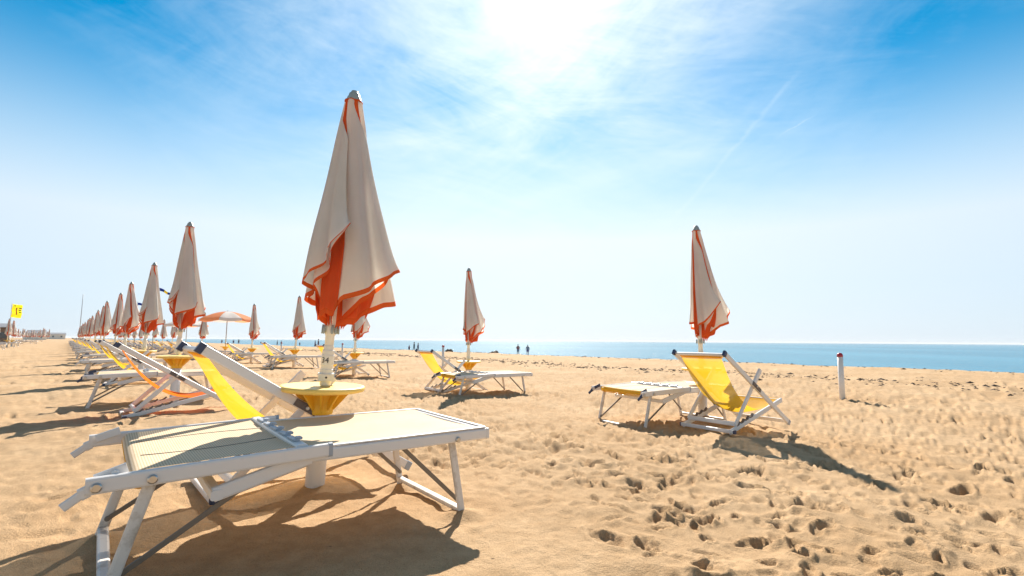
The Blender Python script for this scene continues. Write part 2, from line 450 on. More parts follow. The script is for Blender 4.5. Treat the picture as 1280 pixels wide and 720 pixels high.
# ------------------------------------------------------------------ closed parasol
def canopy_geo(seed, v0, v1, NV, NU=26, L=1.59, R_top=.05, wind=(0.10, -0.02), phase=0.0, lifts=None, cone=.25, slack=1.0, cover=1.42, lift_pow=1.3):
    """8 panels furled round the pole: each hangs as a folded flap laid over the cone of the bundle"""
    rs = np.random.default_rng(seed)
    out = np.zeros((8, NV, NU, 3)); org = []
    lf = rs.uniform(.0, 1., 8); wr = rs.uniform(.9, 1.15, 8); ph = rs.uniform(0, 6.28, 8); curl = rs.uniform(-.3, 1, 8); cn = rs.uniform(.9, 1.1, 8); bl = rs.uniform(0, 1, 8)
    if lifts is not None: lf[::2] = lifts
    vs = np.linspace(v0, v1, NV); us = np.linspace(0, 1, NU)
    g = .16
    for k in range(8):
        orange = k % 2 == 1; org.append(orange)
        hw = PI / 8 + (-g if orange else g)
        for iv, v in enumerate(vs):
            thm = phase + k * PI / 4 + .12 * v
            r0 = R_top - .004 + .03 * v - .036 * v * v
            top = min(1.0, v / .22); top = top * top * (3 - 2 * top)
            Rc = R_top + .006 + cone * cn[k] * v * (1 - .10 * v)
            wrap = (cover if not orange else .95) * wr[k] * (.25 + .75 * top)
            if orange:
                Rc = R_top + .002 + (cone * .80) * v * (1 - .12 * v)
                e = max(0.0, (v - .70) / .30); Rc = Rc + (r0 + .05 - Rc) * .62 * e ** 1.5
            for iu, u in enumerate(us):
                q = min(u, 1 - u) * 2; lead = u >= .5       # two layers: outer layer first
                sm = min(1.0, q / .38); sm = sm * sm * (3 - 2 * sm)
                th = thm + (hw if lead else -hw) * (1 - q) ** 2 + wrap * q
                r = r0 + (Rc - r0) * sm
                r += (-1 if lead else 1) * (.004 + .013 * v) * (.5 if orange else 1) * sm * math.sqrt(max(0., 1 - q ** 4)) if q < 1 else 0
                # pleats that run down from the cap and loosen towards the hem
                amp = (.036 if not orange else .024) * slack * v ** 1.3
                r += amp * sm * (math.sin(th * 7 + ph[k] + .5 * v) * .6 + math.sin(th * 13 + ph[k] * 3) * .35)
                r += .006 * v * sm * math.sin(9 * v + 5 * q + ph[k] * 2)
                # free edge curls away from the bundle low down
                r += (.085 * curl[k] if not orange else .02) * v ** 3 * max(0.0, (q - .6) / .4) ** 2 * slack
                if orange: lift = (.06 + .10 * lf[k]) * q ** .7 + .025 * math.sin(q * 9 + ph[k]) * q
                else: lift = (.03 + .29 * lf[k]) * q ** lift_pow + .09 + .022 * math.sin(q * 8 + ph[k]) * q
                if not orange: lift *= min(1, q * 4)
                z = -L * v * (1 - lift * v ** 1.3)
                w = v ** 1.15 * (.35 + .65 * sm)
                if orange: w *= 1 - .5 * max(0, (v - .7) / .3)
                out[k, iv, iu] = (r * math.cos(th) + wind[0] * w, r * math.sin(th) + wind[1] * w, z)
    return out, org

def canopy_mesh(name, seed, parent, NV=34, NU=26, hem=True, **kw):
    vt = .972
    P, org = canopy_geo(seed, .0, vt if hem else 1.0, NV, NU, **kw)
    def mk(P, fmat):
        co = P.reshape(-1, 3); nk, nv, nu = P.shape[:3]; fc = []; mi = []
        for k in range(nk):
            for i in range(nv - 1):
                for j in range(nu - 1):
                    a = (k * nv + i) * nu + j
                    fc.append((a, a + 1, a + nu + 1, a + nu)); mi.append(fmat(k, i))
        me = bpy.data.meshes.new(name); me.from_pydata(co.tolist(), [], fc)
        me.polygons.foreach_set('material_index', mi); return me
    me = mk(P, lambda k, i: 1 if org[k] else 0)
    c = link('canopy', me, [M['cream_cloth'], M['orange_cloth']], parent, True)
    if hem:
        H, _ = canopy_geo(seed, vt, 1.0, 3, NU, **kw)
        me2 = mk(H, lambda k, i: 0); h = link('hem_trim', me2, [M['trim']], c, True)
    return c, P

def text_mesh(name, body, size, mat, parent, r=None, z=0, ang=0, extrude=.0008):
    cu = bpy.data.curves.new(name, 'FONT'); cu.body = body; cu.size = size; cu.align_x = 'CENTER'; cu.align_y = 'CENTER'; cu.extrude = extrude
    to = bpy.data.objects.new(name, cu); COL.objects.link(to)
    dg = bpy.context.evaluated_depsgraph_get(); dg.update()
    me = bpy.data.meshes.new_from_object(to.evaluated_get(dg))
    bpy.data.objects.remove(to); bpy.data.curves.remove(cu)
    for v in me.vertices:
        x, y, e = v.co
        if r:
            a = ang + x / r; v.co = ((r + e) * math.cos(a), (r + e) * math.sin(a), z + y)
    me.materials.clear()
    return link(name, me, mat, parent)

Z_TIP = 2.68
def make_parasol(seed, phase, wind, full=True, number=None, NV=40, NU=34, **kw):
    """origin on the ground at the pole; canopy hangs closed round the pole"""
    root = empty('closed_parasol')
    bm = bmesh.new()
    if full:
        lathe(bm, [(0, .66), (.029, .66), (.029, .995), (.031, 1.0), (.036, 1.01), (.036, 1.30), (.0, 1.30)], 20)
        lathe(bm, [(0, 1.302), (.024, 1.302), (.022, Z_TIP - .06), (0, Z_TIP - .06)], 14)
    else:
        lathe(bm, [(0, .66), (.033, .66), (.033, 1.25), (.022, 1.3), (.02, Z_TIP - .06), (0, Z_TIP - .06)], 8)
    obj('pole', bm, M['pole'], root, True)
    if full:
        bm = bmesh.new()
        lathe(bm, [(.0, .672), (.034, .672), (.038, .70), (.05, .705), (.051, .745), (.042, .752), (.042, .775), (.038, .778), (.038, .80), (.041, .803), (.041, .868), (.038, .872), (.038, .9), (.033, .905), (.033, .93), (0, .93)], 24)
        bmesh.ops.create_cube(bm, size=1, matrix=Matrix.Translation((0, 0, .725)) @ Matrix.Rotation(R(22), 4, 'Z') @ Matrix.Diagonal((.098, .088, .048, 1)))
        j = obj('tilt_joint', bm, M['pole'], root, False)
        bm = bmesh.new(); disc(bm, (math.cos(R(-68)) * .045, math.sin(R(-68)) * .045, .725), (math.cos(R(-68)), math.sin(R(-68)), 0), .008, .006); obj('bolt', bm, M['ink'], j)
        if number: text_mesh('number', number, .052, M['ink'], root, .0425, .835, R(-92))
    # canopy hangs from just below the cap
    hang = empty('canopy_tmp')
    c, P = canopy_mesh('canopy', seed, root, NV=NV, NU=NU, phase=phase, wind=wind, hem=full, **kw)
    c.location = (0, 0, Z_TIP - .05); bpy.data.objects.remove(hang)
    bm = bmesh.new()
    lathe(bm, [(.052, Z_TIP - .055), (.056, Z_TIP - .045), (.05, Z_TIP - .035), (.046, Z_TIP - .02), (.04, Z_TIP - .015), (.036, Z_TIP + .008), (.028, Z_TIP + .012), (.022, Z_TIP + .028), (0, Z_TIP + .036)], 20 if full else 8)
    cap = obj('cap', bm, M['cap'], root, True)
    if full:
        bm = bmesh.new(); pts = [(.057 * math.cos(a) , .057 * math.sin(a), Z_TIP - .052 + .003 * math.sin(7 * a)) for a in np.linspace(0, 2 * PI, 28)]
        tube(bm, pts, .0055, 6); obj('cap_binding', bm, M['trim'], cap, True)
        for k in range(8):
            bm = bmesh.new(); a = phase + (k - .5) * PI / 4 + .12 + (.16 if k % 2 else -.16)
            rr = .05; z = Z_TIP - .05 - 1.59
            d = Vector((math.cos(a), math.sin(a), 0)); p = Vector((rr * d.x, rr * d.y, z))
            tube(bm, [p + Vector((0, 0, .03)), p, p + Vector((0, 0, -.022)), p + d * .006 + Vector((0, 0, -.03))], [.006, .0085, .0085, .004], 8)
            obj('rib_tip', bm, M['cap'], root, True)
        for k in range(3):
            bm = bmesh.new(); a = phase + k * 2.1
            d = Vector((math.cos(a), math.sin(a), 0)); p = Vector((0, 0, 1.12)) + d * .036
            tube(bm, [p] + [p + d * (.02 + .022 * math.sin(t)) + Vector((0, 0, -.02 - .02 * math.cos(t) + .02)) + d * .01 for t in np.linspace(0.2, 3.6, 8)], .004, 6)
            obj('hook', bm, M['pole'], root, True)
    return root

def make_table(full=True):
    root = empty('parasol_table')
    n = 48 if full else 16
    bm = bmesh.new()
    lathe(bm, [(.0, .632), (.246, .632), (.262, .636), (.268, .645), (.268, .658), (.263, .665), (.254, .668), (.244, .666), (0, .664)], n)
    obj('table_top', bm, M['yellow_top'], root, True)
    bm = bmesh.new()
    lathe(bm, [(0, .485), (.073, .485), (.076, .50), (.078, .55), (.088, .585), (.11, .631), (0, .631)], 24 if full else 10)
    if full:
        for k in range(10):
            a = 2 * PI * k / 10; d = Vector((math.cos(a), math.sin(a), 0)); s = Vector((-d.y, d.x, 0)) * .006
            pr = [(.07, .515), (.085, .515), (.185, .6315), (.07, .6315)]
            vs = [[bm.verts.new(d * r + s * q + Vector((0, 0, z))) for r, z in pr] for q in (-1, 1)]
            bm.faces.new(vs[0]); bm.faces.new(vs[1][::-1])
            for i in range(4): bm.faces.new((vs[0][i], vs[0][(i + 1) % 4], vs[1][(i + 1) % 4], vs[1][i]))
    else:
        lathe(bm, [(.07, .52), (.18, .6315), (.1, .6316)], 10)
    obj('table_hub', bm, M['yellow_plastic'], root, False)
    bm = bmesh.new()
    lathe(bm, [(0, -.25), (.062, -.25), (.06, .49), (0, .49)], 24 if full else 10)
    obj('ground_tube', bm, M['tube'], root, True)
    return root

# ------------------------------------------------------------------ sunbed
def make_bed(full=True, hook_mat='frame', cloth='bed_cloth', head='head_cloth', head_roll=False):
    """x: foot end at 0, head toward -x; y across; z 0 ground"""
    root = empty('sunbed')
    f = M['frame']; W = .405; zr = .42; bv = .010 if full else 0
    Wb = .442
    tilt = lambda x: zr + .025 + (x + .95) * .03
    for s in (-1, 1):
        bm = bmesh.new()
        bar(bm, (.0, s * W, zr), (-1.0, s * W, zr), .027, .058, bev=bv)
        bar(bm, (-.985, s * W, zr - .006), (-1.36, s * W, zr - .105), .029, .06, bev=bv)
        r = obj('side_rail', bm, f, root)
        bm = bmesh.new(); bar(bm, (.0005, s * W, zr), (.016, s * W, zr), .031, .062, bev=bv); obj('end_cap', bm, f, r)
        if full:
            bm = bmesh.new(); disc(bm, (-.2, s * (W + .014), zr - .012), (0, s, 0), .015, .012); obj('bolt', bm, M['bolt'], r)
    bm = bmesh.new(); bar(bm, (-.02, -W + .014, zr), (-.02, W - .014, zr), .04, .062, bev=bv); obj('foot_crossbar', bm, f, root)
    bm = bmesh.new(); bar(bm, (-1.35, -W - .02, zr - .104), (-1.35, W + .02, zr - .104), .045, .04, bev=bv); obj('lower_crossbar', bm, f, root)
    for s in (-1, 1):
        bm = bmesh.new()
        bar(bm, (-.92, s * Wb, tilt(-.92)), (-1.76, s * Wb, tilt(-1.76)), .027, .06, bev=bv)
        r = obj('backrest_rail', bm, f, root)
        bm = bmesh.new(); bar(bm, (-.903, s * Wb, tilt(-.903)), (-.9205, s * Wb, tilt(-.92)), .03, .063, bev=bv); obj('end_cap', bm, M['clip'], r)
        if full:
            for bx in (-1.57, -1.73):
                bm = bmesh.new(); disc(bm, (bx, s * (Wb + .014), tilt(bx) - .004), (0, s, 0), .017, .012); obj('bolt', bm, M['bolt'], r)
        # hooked brackets at the head end
        bm = bmesh.new(); zz = tilt(-1.78)
        bar(bm, (-1.75, s * (Wb - .003), zz - .014), (-1.772, s * (Wb - .003), zz - .025), .02, .044, bev=bv)
        bar(bm, (-1.765, s * (Wb - .003), zz - .022), (-1.815, s * (Wb - .003), zz - .06), .017, .032, bev=bv)
        bar(bm, (-1.735, s * (Wb - .03), zz + .014), (-1.645, s * (Wb - .03), zz + .045), .012, .04, bev=bv)
        if full: disc(bm, (-1.68, s * (Wb - .024), zz + .033), (0, s, 0), .012, .014, mat=0)
        obj('hook_bracket', bm, M[hook_mat], root)
    # head legs and foot legs : a leg each side, ground bar, brace
    for name, tx, bx, sx, sz, lw in (('head', -1.57, -1.69, -1.20, zr - .07, Wb - .04), ('foot', -.21, -.115, -.50, zr - .03, W - .035)):
        for s in (-1, 1):
            bm = bmesh.new(); bar(bm, (tx, s * lw, zr - .02), (bx, s * lw, -.05), .022, .043, up=(1, 0, 0), bev=bv); obj('leg', bm, M['leg'], root)
            bm = bmesh.new(); q = .22
            p0 = Vector((tx + (bx - tx) * .76, s * (lw - .022), zr - .02 - (zr + .03) * .76)); p1 = Vector((sx, s * (lw - .022), sz))
            bar(bm, p0, p1, .008, .022, bev=.002 if full else 0)
            if full:
                disc(bm, p0 + Vector((0, s * .003, 0)), (0, -s, 0), .012, .012); disc(bm, (p0 + p1) / 2, (0, -s, 0), .008, .01)
            obj('brace', bm, M['strut'], root)
        bm = bmesh.new(); xx = tx + (bx - tx) * .87; z2 = zr - .02 - (zr + .03) * .87
        bar(bm, (xx, -lw + .012, z2), (xx, lw - .012, z2), .045, .026, up=(0, 0, 1), bev=bv); obj('ground_bar', bm, M['leg'], root)
    # foot-section sheet with sag and bound edges
    def sheet(xs, zs, hw, sag, ny=15):
        bm = bmesh.new(); g = []
        for x, z in zip(xs, zs):
            g.append([bm.verts.new((x, y, z - sag * (1 - (y / hw) ** 2))) for y in np.linspace(-hw, hw, ny)])
        for i in range(len(g) - 1):
            for j in range(ny - 1): bm.faces.new((g[i][j], g[i][j + 1], g[i + 1][j + 1], g[i + 1][j]))
        return bm
    zt = zr + .032
    xs = list(np.linspace(-.008, -1.0, 24)); zs = [zt + .002 + .0] * 24
    sh = obj('sheet', sheet(xs, zs, W - .004, .012), M[cloth], root, True)
    bm = bmesh.new()
    for s in (-1, 1): bar(bm, (-.004, s * (W - .002), zt + .0035), (-.97, s * (W - .002), zt + .0035), .022, .007, bev=.003)
    bar(bm, (-.006, -W + .01, zt + .0035), (-.006, W - .01, zt + .0035), .024, .008, bev=.003)
    obj('edge_binding', bm, f, sh)
    # backrest sheet rolling over the head crossbar
    xs = list(np.linspace(-1.055, -1.60, 20)); zs = [tilt(x) + .025 for x in xs]
    cx, cz = -1.60, tilt(-1.6) - .011
    for a in np.linspace(90, 290, 14)[1:]:
        xs.append(cx + .036 * math.cos(R(a))); zs.append(cz + .036 * math.sin(R(a)))
    bmh = sheet(xs, zs, Wb - .035, .008, 17); bmh.faces.ensure_lookup_table()
    for i_, f_ in enumerate(bmh.faces): f_.material_index = 1 if i_ // 16 >= (19 + (1 if head_roll else 5)) else 0
    bs = obj('backrest_sheet', bmh, [M[head], M['yellow_sling'] if cloth == 'bed_cloth' else M[head]], root, True)
    if full:
        for q in (-.12, .16):
            bm = bmesh.new(); tube(bm, [(-1.06 - .53 * t, q + .04 * math.sin(3 * t) * (1 if q > 0 else -1), tilt(-1.06 - .53 * t) + .0265 - .008 * (1 - ((q) / (Wb - .035)) ** 2)) for t in np.linspace(0, 1, 12)], .0016, 5)
            obj('seam', bm, M['strut'], bs, True)
    bm = bmesh.new(); bar(bm, (-1.6, -Wb + .014, cz), (-1.6, Wb - .014, cz), .045, .045, bev=.02 if full else 0); obj('head_crossbar', bm, f, root)
    bm = bmesh.new()
    bar(bm, (-1.03, -Wb + .014, tilt(-1.03) + .012), (-1.03, Wb - .014, tilt(-1.03) + .012), .05, .05, bev=bv)
    hb = obj('hinge_bar', bm, f, root)
    if full:
        for q in (-.3, -.16, -.01, .13, .27):
            bm = bmesh.new(); bar(bm, (-1.035, q - .055, tilt(-1.03) + .043), (-1.035, q + .05, tilt(-1.03) + .041), .03, .009, bev=.003)
            bar(bm, (-1.02, q - .05, tilt(-1.03) + .049), (-1.02, q - .02, tilt(-1.03) + .049), .026, .012, bev=.004)
            obj('clip', bm, M['clip'], hb)
    return root

# ------------------------------------------------------------------ deckchair
def make_chair(sling='yellow_sling', full=True, arm=True, low=-.04, sag=.075):
    root = empty('deckchair')
    f = M['frame']; bv = .009 if full else 0
    W = .33; At = Vector((-.571, 0, .889)); Ab = Vector((.802, 0, .02)); t = .448
    Xp = At.lerp(Ab, t); d = (Ab - At).normalized()
    Y = lambda v, y: Vector((v.x, y, v.z))
    for s in (-1, 1):
        bm = bmesh.new(); bar(bm, Y(At, s * W), Y(Ab, s * W), .028, .058, bev=bv); r = obj('side_rail', bm, f, root)
        bm = bmesh.new(); bar(bm, Y(At - d * .016, s * W), Y(At + d * .022, s * W), .034, .064, bev=bv); obj('end_cap', bm, M['navy'], r)
        bm = bmesh.new(); bar(bm, Y(Ab - d * .03, s * W), Y(Ab + d * .012, s * W), .033, .063, bev=bv); obj('end_cap', bm, M['clip'], r)
        bm = bmesh.new()
        bar(bm, Y(Xp - d * .09 + Vector((0, 0, .0)), s * (W + .018)), Y(Xp + d * .10, s * (W + .018)), .012, .046, bev=.004)
        if full: disc(bm, Y(Xp, s * (W + .022)), (0, s, 0), .013, .012, mat=1)
        obj('pivot_bracket', bm, [M['darkband'], M['bolt']], r)
    bm = bmesh.new(); p = At + d * .035 + Vector((0, 0, .0)); bar(bm, Y(p, -W + .014), Y(p, W - .014), .05, .03, up=d.cross(Vector((0, 1, 0))), bev=bv); obj('top_bar', bm, f, root)
    bm = bmesh.new(); p = Ab - d * .035; bar(bm, Y(p, -W + .014), Y(p, W - .014), .026, .045, bev=bv); obj('front_bar', bm, f, root)
    # base frame on the ground, rising to the front
    Cr = Vector((-.47, 0, .02)); Cf = Vector((.70, 0, .30)); wc = W - .03; dc = (Cf - Cr).normalized()
    for s in (-1, 1):
        bm = bmesh.new(); bar(bm, Y(Cr, s * wc), Y(Cf, s * wc), .026, .055, bev=bv); r = obj('base_rail', bm, f, root)
        bm = bmesh.new(); nrm = Vector((-dc.z, 0, dc.x))
        for k in range(4):
            a = Cr + dc * (.13 + .10 * k) + nrm * .028
            bar(bm, Y(a, s * wc), Y(a + dc * .05, s * wc), .024, .012)
            bar(bm, Y(a + dc * .045, s * wc), Y(a + dc * .085 + nrm * .02, s * wc), .024, .018)
        obj('notch_strip', bm, M['darkband'], r)
    bm = bmesh.new(); bar(bm, Y(Cr + dc * .02, -W - .005), Y(Cr + dc * .02, W + .005), .045, .04, bev=bv); rb = obj('rear_bar', bm, f, root)
    for s in (-1, 1):
        bm = bmesh.new(); bar(bm, Y(Cr + dc * .02, s * (W + .004)), Y(Cr + dc * .02, s * (W + .02)), .048, .043, bev=bv); obj('end_cap', bm, M['navy'], rb)
    bm = bmesh.new(); bar(bm, Y(Cf - dc * .03, -wc + .012), Y(Cf - dc * .03, wc - .012), .03, .04, bev=bv); obj('seat_bar', bm, f, root)
    # prop frame
    Bb = Vector((-.365, 0, .085)); db = (Xp - Bb).normalized(); wb = W - .004
    top = Xp + db * (.26 if arm else .03)
    for s in (-1, 1):
        bm = bmesh.new(); bar(bm, Y(Bb, s * (W - .03)), Y(Xp + db * .01, s * (W - .03)), .024, .05, bev=bv); obj('prop_leg', bm, f, root)
        if arm:
            bm = bmesh.new(); bar(bm, Y(Xp + db * .02, s * (W - .03)), Y(top, s * (W - .03)), .03, .055, bev=bv); obj('arm_stub', bm, f, root)
    bm = bmesh.new(); bar(bm, Y(Bb + db * .02, -W + .02), Y(Bb + db * .02, W - .02), .03, .05, bev=bv); obj('prop_bar', bm, f, root)
    # sling
    bm = bmesh.new(); P0 = At + d * .05 + Vector((0, 0, -.012)); P1 = Vector((-.02, 0, low)); P2 = Cf + Vector((-.02, 0, .02)); hw = .262
    g = []; ny = 13
    for q in np.linspace(0, 1, 34):
        p = P0 * (1 - q) ** 2 + P1 * 2 * q * (1 - q) + P2 * q * q
        tg = (P1 - P0) * (1 - q) + (P2 - P1) * q; nr = Vector((-tg.z, 0, tg.x)).normalized()
        w = hw * (1 - .10 * math.sin(PI * q))
        g.append([bm.verts.new(Vector((p.x, y * w, p.z)) - nr * (sag * math.sin(PI * q) * (1 - y * y))) for y in np.linspace(-1, 1, ny)])
    for i in range(len(g) - 1):
        for j in range(ny - 1): bm.faces.new((g[i][j], g[i][j + 1], g[i + 1][j + 1], g[i + 1][j]))
    sl = obj('sling', bm, M[sling], root, True)
    bm = bmesh.new()
    bar(bm, Vector((P0.x + .008, -hw * 1.02, P0.z + .006)), Vector((P0.x + .008, hw * 1.02, P0.z + .006)), .05, .035, up=d.cross(Vector((0, 1, 0))), bev=.012)
    obj('sling_sleeve', bm, M[sling], sl)
    if full:
        for j in (0, ny - 1):
            pass
    return root

# ------------------------------------------------------------------ set out the beach
ORD = ['first', 'second', 'third', 'fourth', 'fifth', 'sixth', 'seventh', 'eighth', 'ninth', 'tenth', 'eleventh', 'twelfth', 'thirteenth', 'fourteenth']
G_PAR, G_TAB, G_BED, G_CH = 'closed parasols in rows along the beach', 'yellow tables round the parasol poles', 'white sunbeds beside the parasols', 'deckchairs beside the parasols'

def place(o, x, y, yaw=0, dz=0, tilt=(0, 0), z=None, scale=1):
    o.location = (x, y, (gz(x, y) if z is None else z) + dz)
    o.rotation_euler = (tilt[0], tilt[1], yaw); o.scale = (scale,) * 3
    return o

# prototypes (full detail)
par_main = make_parasol(2, R(172), (.12, -.02), True, '34', NV=70, NU=60, lifts=[.98, .62, .3, .02], cone=.238, cover=1.85, lift_pow=1.35, slack=1.35)
par_b = make_parasol(1, R(205), (.13, -.02), True, None, lifts=[.75, .8, .5, .2], cone=.2, cover=1.22)
par_c = make_parasol(12, R(215), (.12, .0), True, None, lifts=[.6, .8, .6, .2], cone=.18, cover=1.25)
par_d = make_parasol(11, R(160), (.08, -.03), True, None, lifts=[.95, .5, .5, .3], cone=.185, cover=1.6)
par_far = [make_parasol(31 + i, R(60 * i), (.08 + .02 * i, 0), False, None, NV=16, NU=18, cone=.22) for i in range(3)]
tab = make_table(True); tab_far = make_table(False)
bed = make_bed(True, 'frame'); bed_navy = make_bed(True, 'navy', head_roll=True); bed_far = make_bed(False, 'clip'); bed_blue = make_bed(False, 'navy', 'navy_sling', 'navy_sling')
ch_y = make_chair('yellow_sling', True, True); ch_o = make_chair('orange_sling', True, False, -.02, .04); ch_main = make_chair('yellow_sling', True, True, .08, .12)
ch_far = make_chair('yellow_sling', False, False); ch_navy = make_chair('navy_sling', False, False)
_used = set()
def use(proto):
    if proto.name in _used: return copy_tree(proto)
    _used.add(proto.name); return proto

# --- foreground set
base = (-1.274, 3.343)
o = place(use(par_main), *base, tilt=(R(.5), R(3.4)), z=0.0); tag(o, 'big closed cream and orange parasol in the foreground, numbered 34 on its pole', 'parasol', G_PAR)
o = place(use(tab), *base, tilt=(R(.3), R(2.2)), z=0.0); tag(o, 'round yellow table in the foreground on the pole of the parasol numbered 34', 'table', G_TAB)
o = place(use(bed), -.415, 3.256, .693, z=.027); o.rotation_euler = (R(1.2), R(.5), .693); tag(o, 'large white sunbed with cream sheet in the foreground, closest to the camera', 'sunbed', G_BED)
o = place(use(ch_main), -1.575, 3.49, .72, z=.03); tag(o, 'yellow deckchair behind the foreground sunbed, beside the table on the numbered pole', 'deckchair', G_CH)

# --- seaward pair of sets in the middle
o = place(use(par_b), 2.69, 7.10, tilt=(R(1), R(-.6)), z=-.06); tag(o, 'closed parasol standing alone at the right, behind the yellow deckchair', 'parasol', G_PAR)
o = place(use(tab), 2.69, 7.10, z=-.06); tag(o, 'yellow table at the right, hidden behind the yellow deckchair sling', 'table', G_TAB)
o = place(use(bed_navy), 2.80, 7.22, .55, z=-.07); tag(o, 'white sunbed with navy end brackets at the right, left of the deckchair', 'sunbed', G_BED)
o = place(use(ch_y), 2.638, 6.16, .624, z=-.044); tag(o, 'yellow deckchair at the right of the beach, seen from behind with the sea beyond', 'deckchair', G_CH)
o = place(use(par_c), -.93, 10.9, tilt=(0, R(-.6)), z=-.14); tag(o, 'closed parasol in the middle of the beach, beside the two dark mounds', 'parasol', G_PAR)
o = place(use(tab), -.93, 10.9, z=-.14); tag(o, 'yellow table under the closed parasol in the middle of the beach', 'table', G_TAB)
o = place(use(bed_navy), .18, 10.55, .603, z=-.13); tag(o, 'white sunbed in front of the parasol in the middle of the beach', 'sunbed', G_BED)
o = place(use(ch_y), -1.34, 10.55, .665, z=-.13); tag(o, 'yellow deckchair facing the sea beside the middle parasol', 'deckchair', G_CH)

# --- second set of the long row
p = row1[1]
o = place(use(par_d), p[0], p[1], tilt=(R(1), R(1.5)), z=.06); tag(o, 'tall closed parasol second in the row that starts at the foreground one', 'parasol', G_PAR)
o = place(use(tab), p[0], p[1], z=.04); tag(o, 'yellow table behind the orange deckchair on the left', 'table', G_TAB)
o = place(use(bed_navy), p[0] + .22, p[1] + .83, .661, z=.0); tag(o, 'white sunbed with dark end brackets behind the orange deckchair on the left', 'sunbed', G_BED)
o = place(use(ch_o), -4.466, 6.57, .706, z=-.0); tag(o, 'deckchair with an orange sling at the left, the only orange one', 'deckchair', G_CH)

# --- the rest of the long row (landward line), receding to the left
for k in range(2, len(row1)):
    p = row1[k]; jx, jy = rng.uniform(-.05, .05), rng.uniform(-.1, .1); near = k < 5
    far = k >= 12
    w = 'of the row starting at the foreground one'
    pr = (par_d, par_main, par_c)[k - 2] if near else par_far[k % 3]
    o = place(use(pr) if not (near and k == 3) else use(par_b), p[0] + jx, p[1] + jy, rng.uniform(-.5, .5), tilt=(R(rng.uniform(-2, 2)), R(rng.uniform(.2, 2.2))), dz=.02)
    tag(o, (f'closed cream and orange parasol, {ORD[k]} {w}' if not far else 'tiny closed parasol at the vanishing end of the long left row'), 'parasol', G_PAR)
    o2 = place(use(tab if near else tab_far), p[0] + jx, p[1] + jy)
    tag(o2, (f'yellow table round the {ORD[k]} pole {w}' if not far else 'tiny yellow table at the vanishing end of the long left row'), 'table', G_TAB)
    o = place(use(bed_navy if near and k == 3 else (bed if near else bed_far)), p[0] + .22 + rng.uniform(-.1, .1), p[1] + .83 + rng.uniform(-.1, .1), .66 + rng.uniform(-.06, .06))
    tag(o, (f'white sunbed beside the {ORD[k]} parasol {w}' if not far else 'tiny white sunbed at the vanishing end of the long left row'), 'sunbed', G_BED)
    o = place(use(ch_y if near else ch_far), p[0] + .6 + rng.uniform(-.08, .08), p[1] - 1.0 + rng.uniform(-.1, .1), .68 + rng.uniform(-.07, .07))
    tag(o, (f'yellow deckchair in front of the {ORD[k]} parasol {w}' if not far else 'tiny yellow deckchair at the vanishing end of the long left row'), 'deckchair', G_CH)

# --- open parasol
def make_open(tip=2.6, rad=1.38, a0=0.3):
    root = empty('open_parasol')
    bm = bmesh.new(); lathe(bm, [(0, .66), (.024, .66), (.022, tip - .02), (0, tip - .02)], 10); obj('pole', bm, M['metal_pole'], root, True)
    bm = bmesh.new(); n = 8; sub = 5; rings = []
    for i, v in enumerate(np.linspace(0, 1, 9)):
        ring = []
        for k in range(n * sub):
            a = a0 + 2 * PI * k / (n * sub); q = (k % sub) / sub; sag = .05 * v * math.sin(PI * q)
            cham = math.cos(PI / n) / math.cos((q - .5) * 2 * PI / n)
            r = max(rad * v * (1 - .06 * math.sin(PI * q) * v), .02)
            ring.append(bm.verts.new((r * math.cos(a), r * math.sin(a), tip - .04 - .42 * v ** 1.7 - sag)))
        rings.append(ring)
    vr = [bm.verts.new((v.co.x * 1.005, v.co.y * 1.005, v.co.z - .1)) for v in rings[-1]]; rings.append(vr)
    for a, b in zip(rings[:-1], rings[1:]):
        for k in range(n * sub):
            k2 = (k + 1) % (n * sub)
            fc = bm.faces.new((a[k], b[k], b[k2], a[k2])); fc.material_index = (k // sub) % 2
    obj('canopy', bm, [M['white_cloth'], M['backlit_orange']], root, True)
    for k in range(n):
        a = a0 + 2 * PI * k / n; bm = bmesh.new()
        tube(bm, [(rad * v * math.cos(a), rad * v * math.sin(a), tip - .055 - .42 * v ** 1.7) for v in np.linspace(.02, .97, 7)], .008, 5)
        obj('rib', bm, M['metal_pole'], root)
    bm = bmesh.new(); lathe(bm, [(.03, tip - .04), (.025, tip), (0, tip + .03)], 8); obj('cap', bm, M['cap'], root, True)
    return root

open_proto = make_open()
G_OPEN = 'open orange and white parasols'
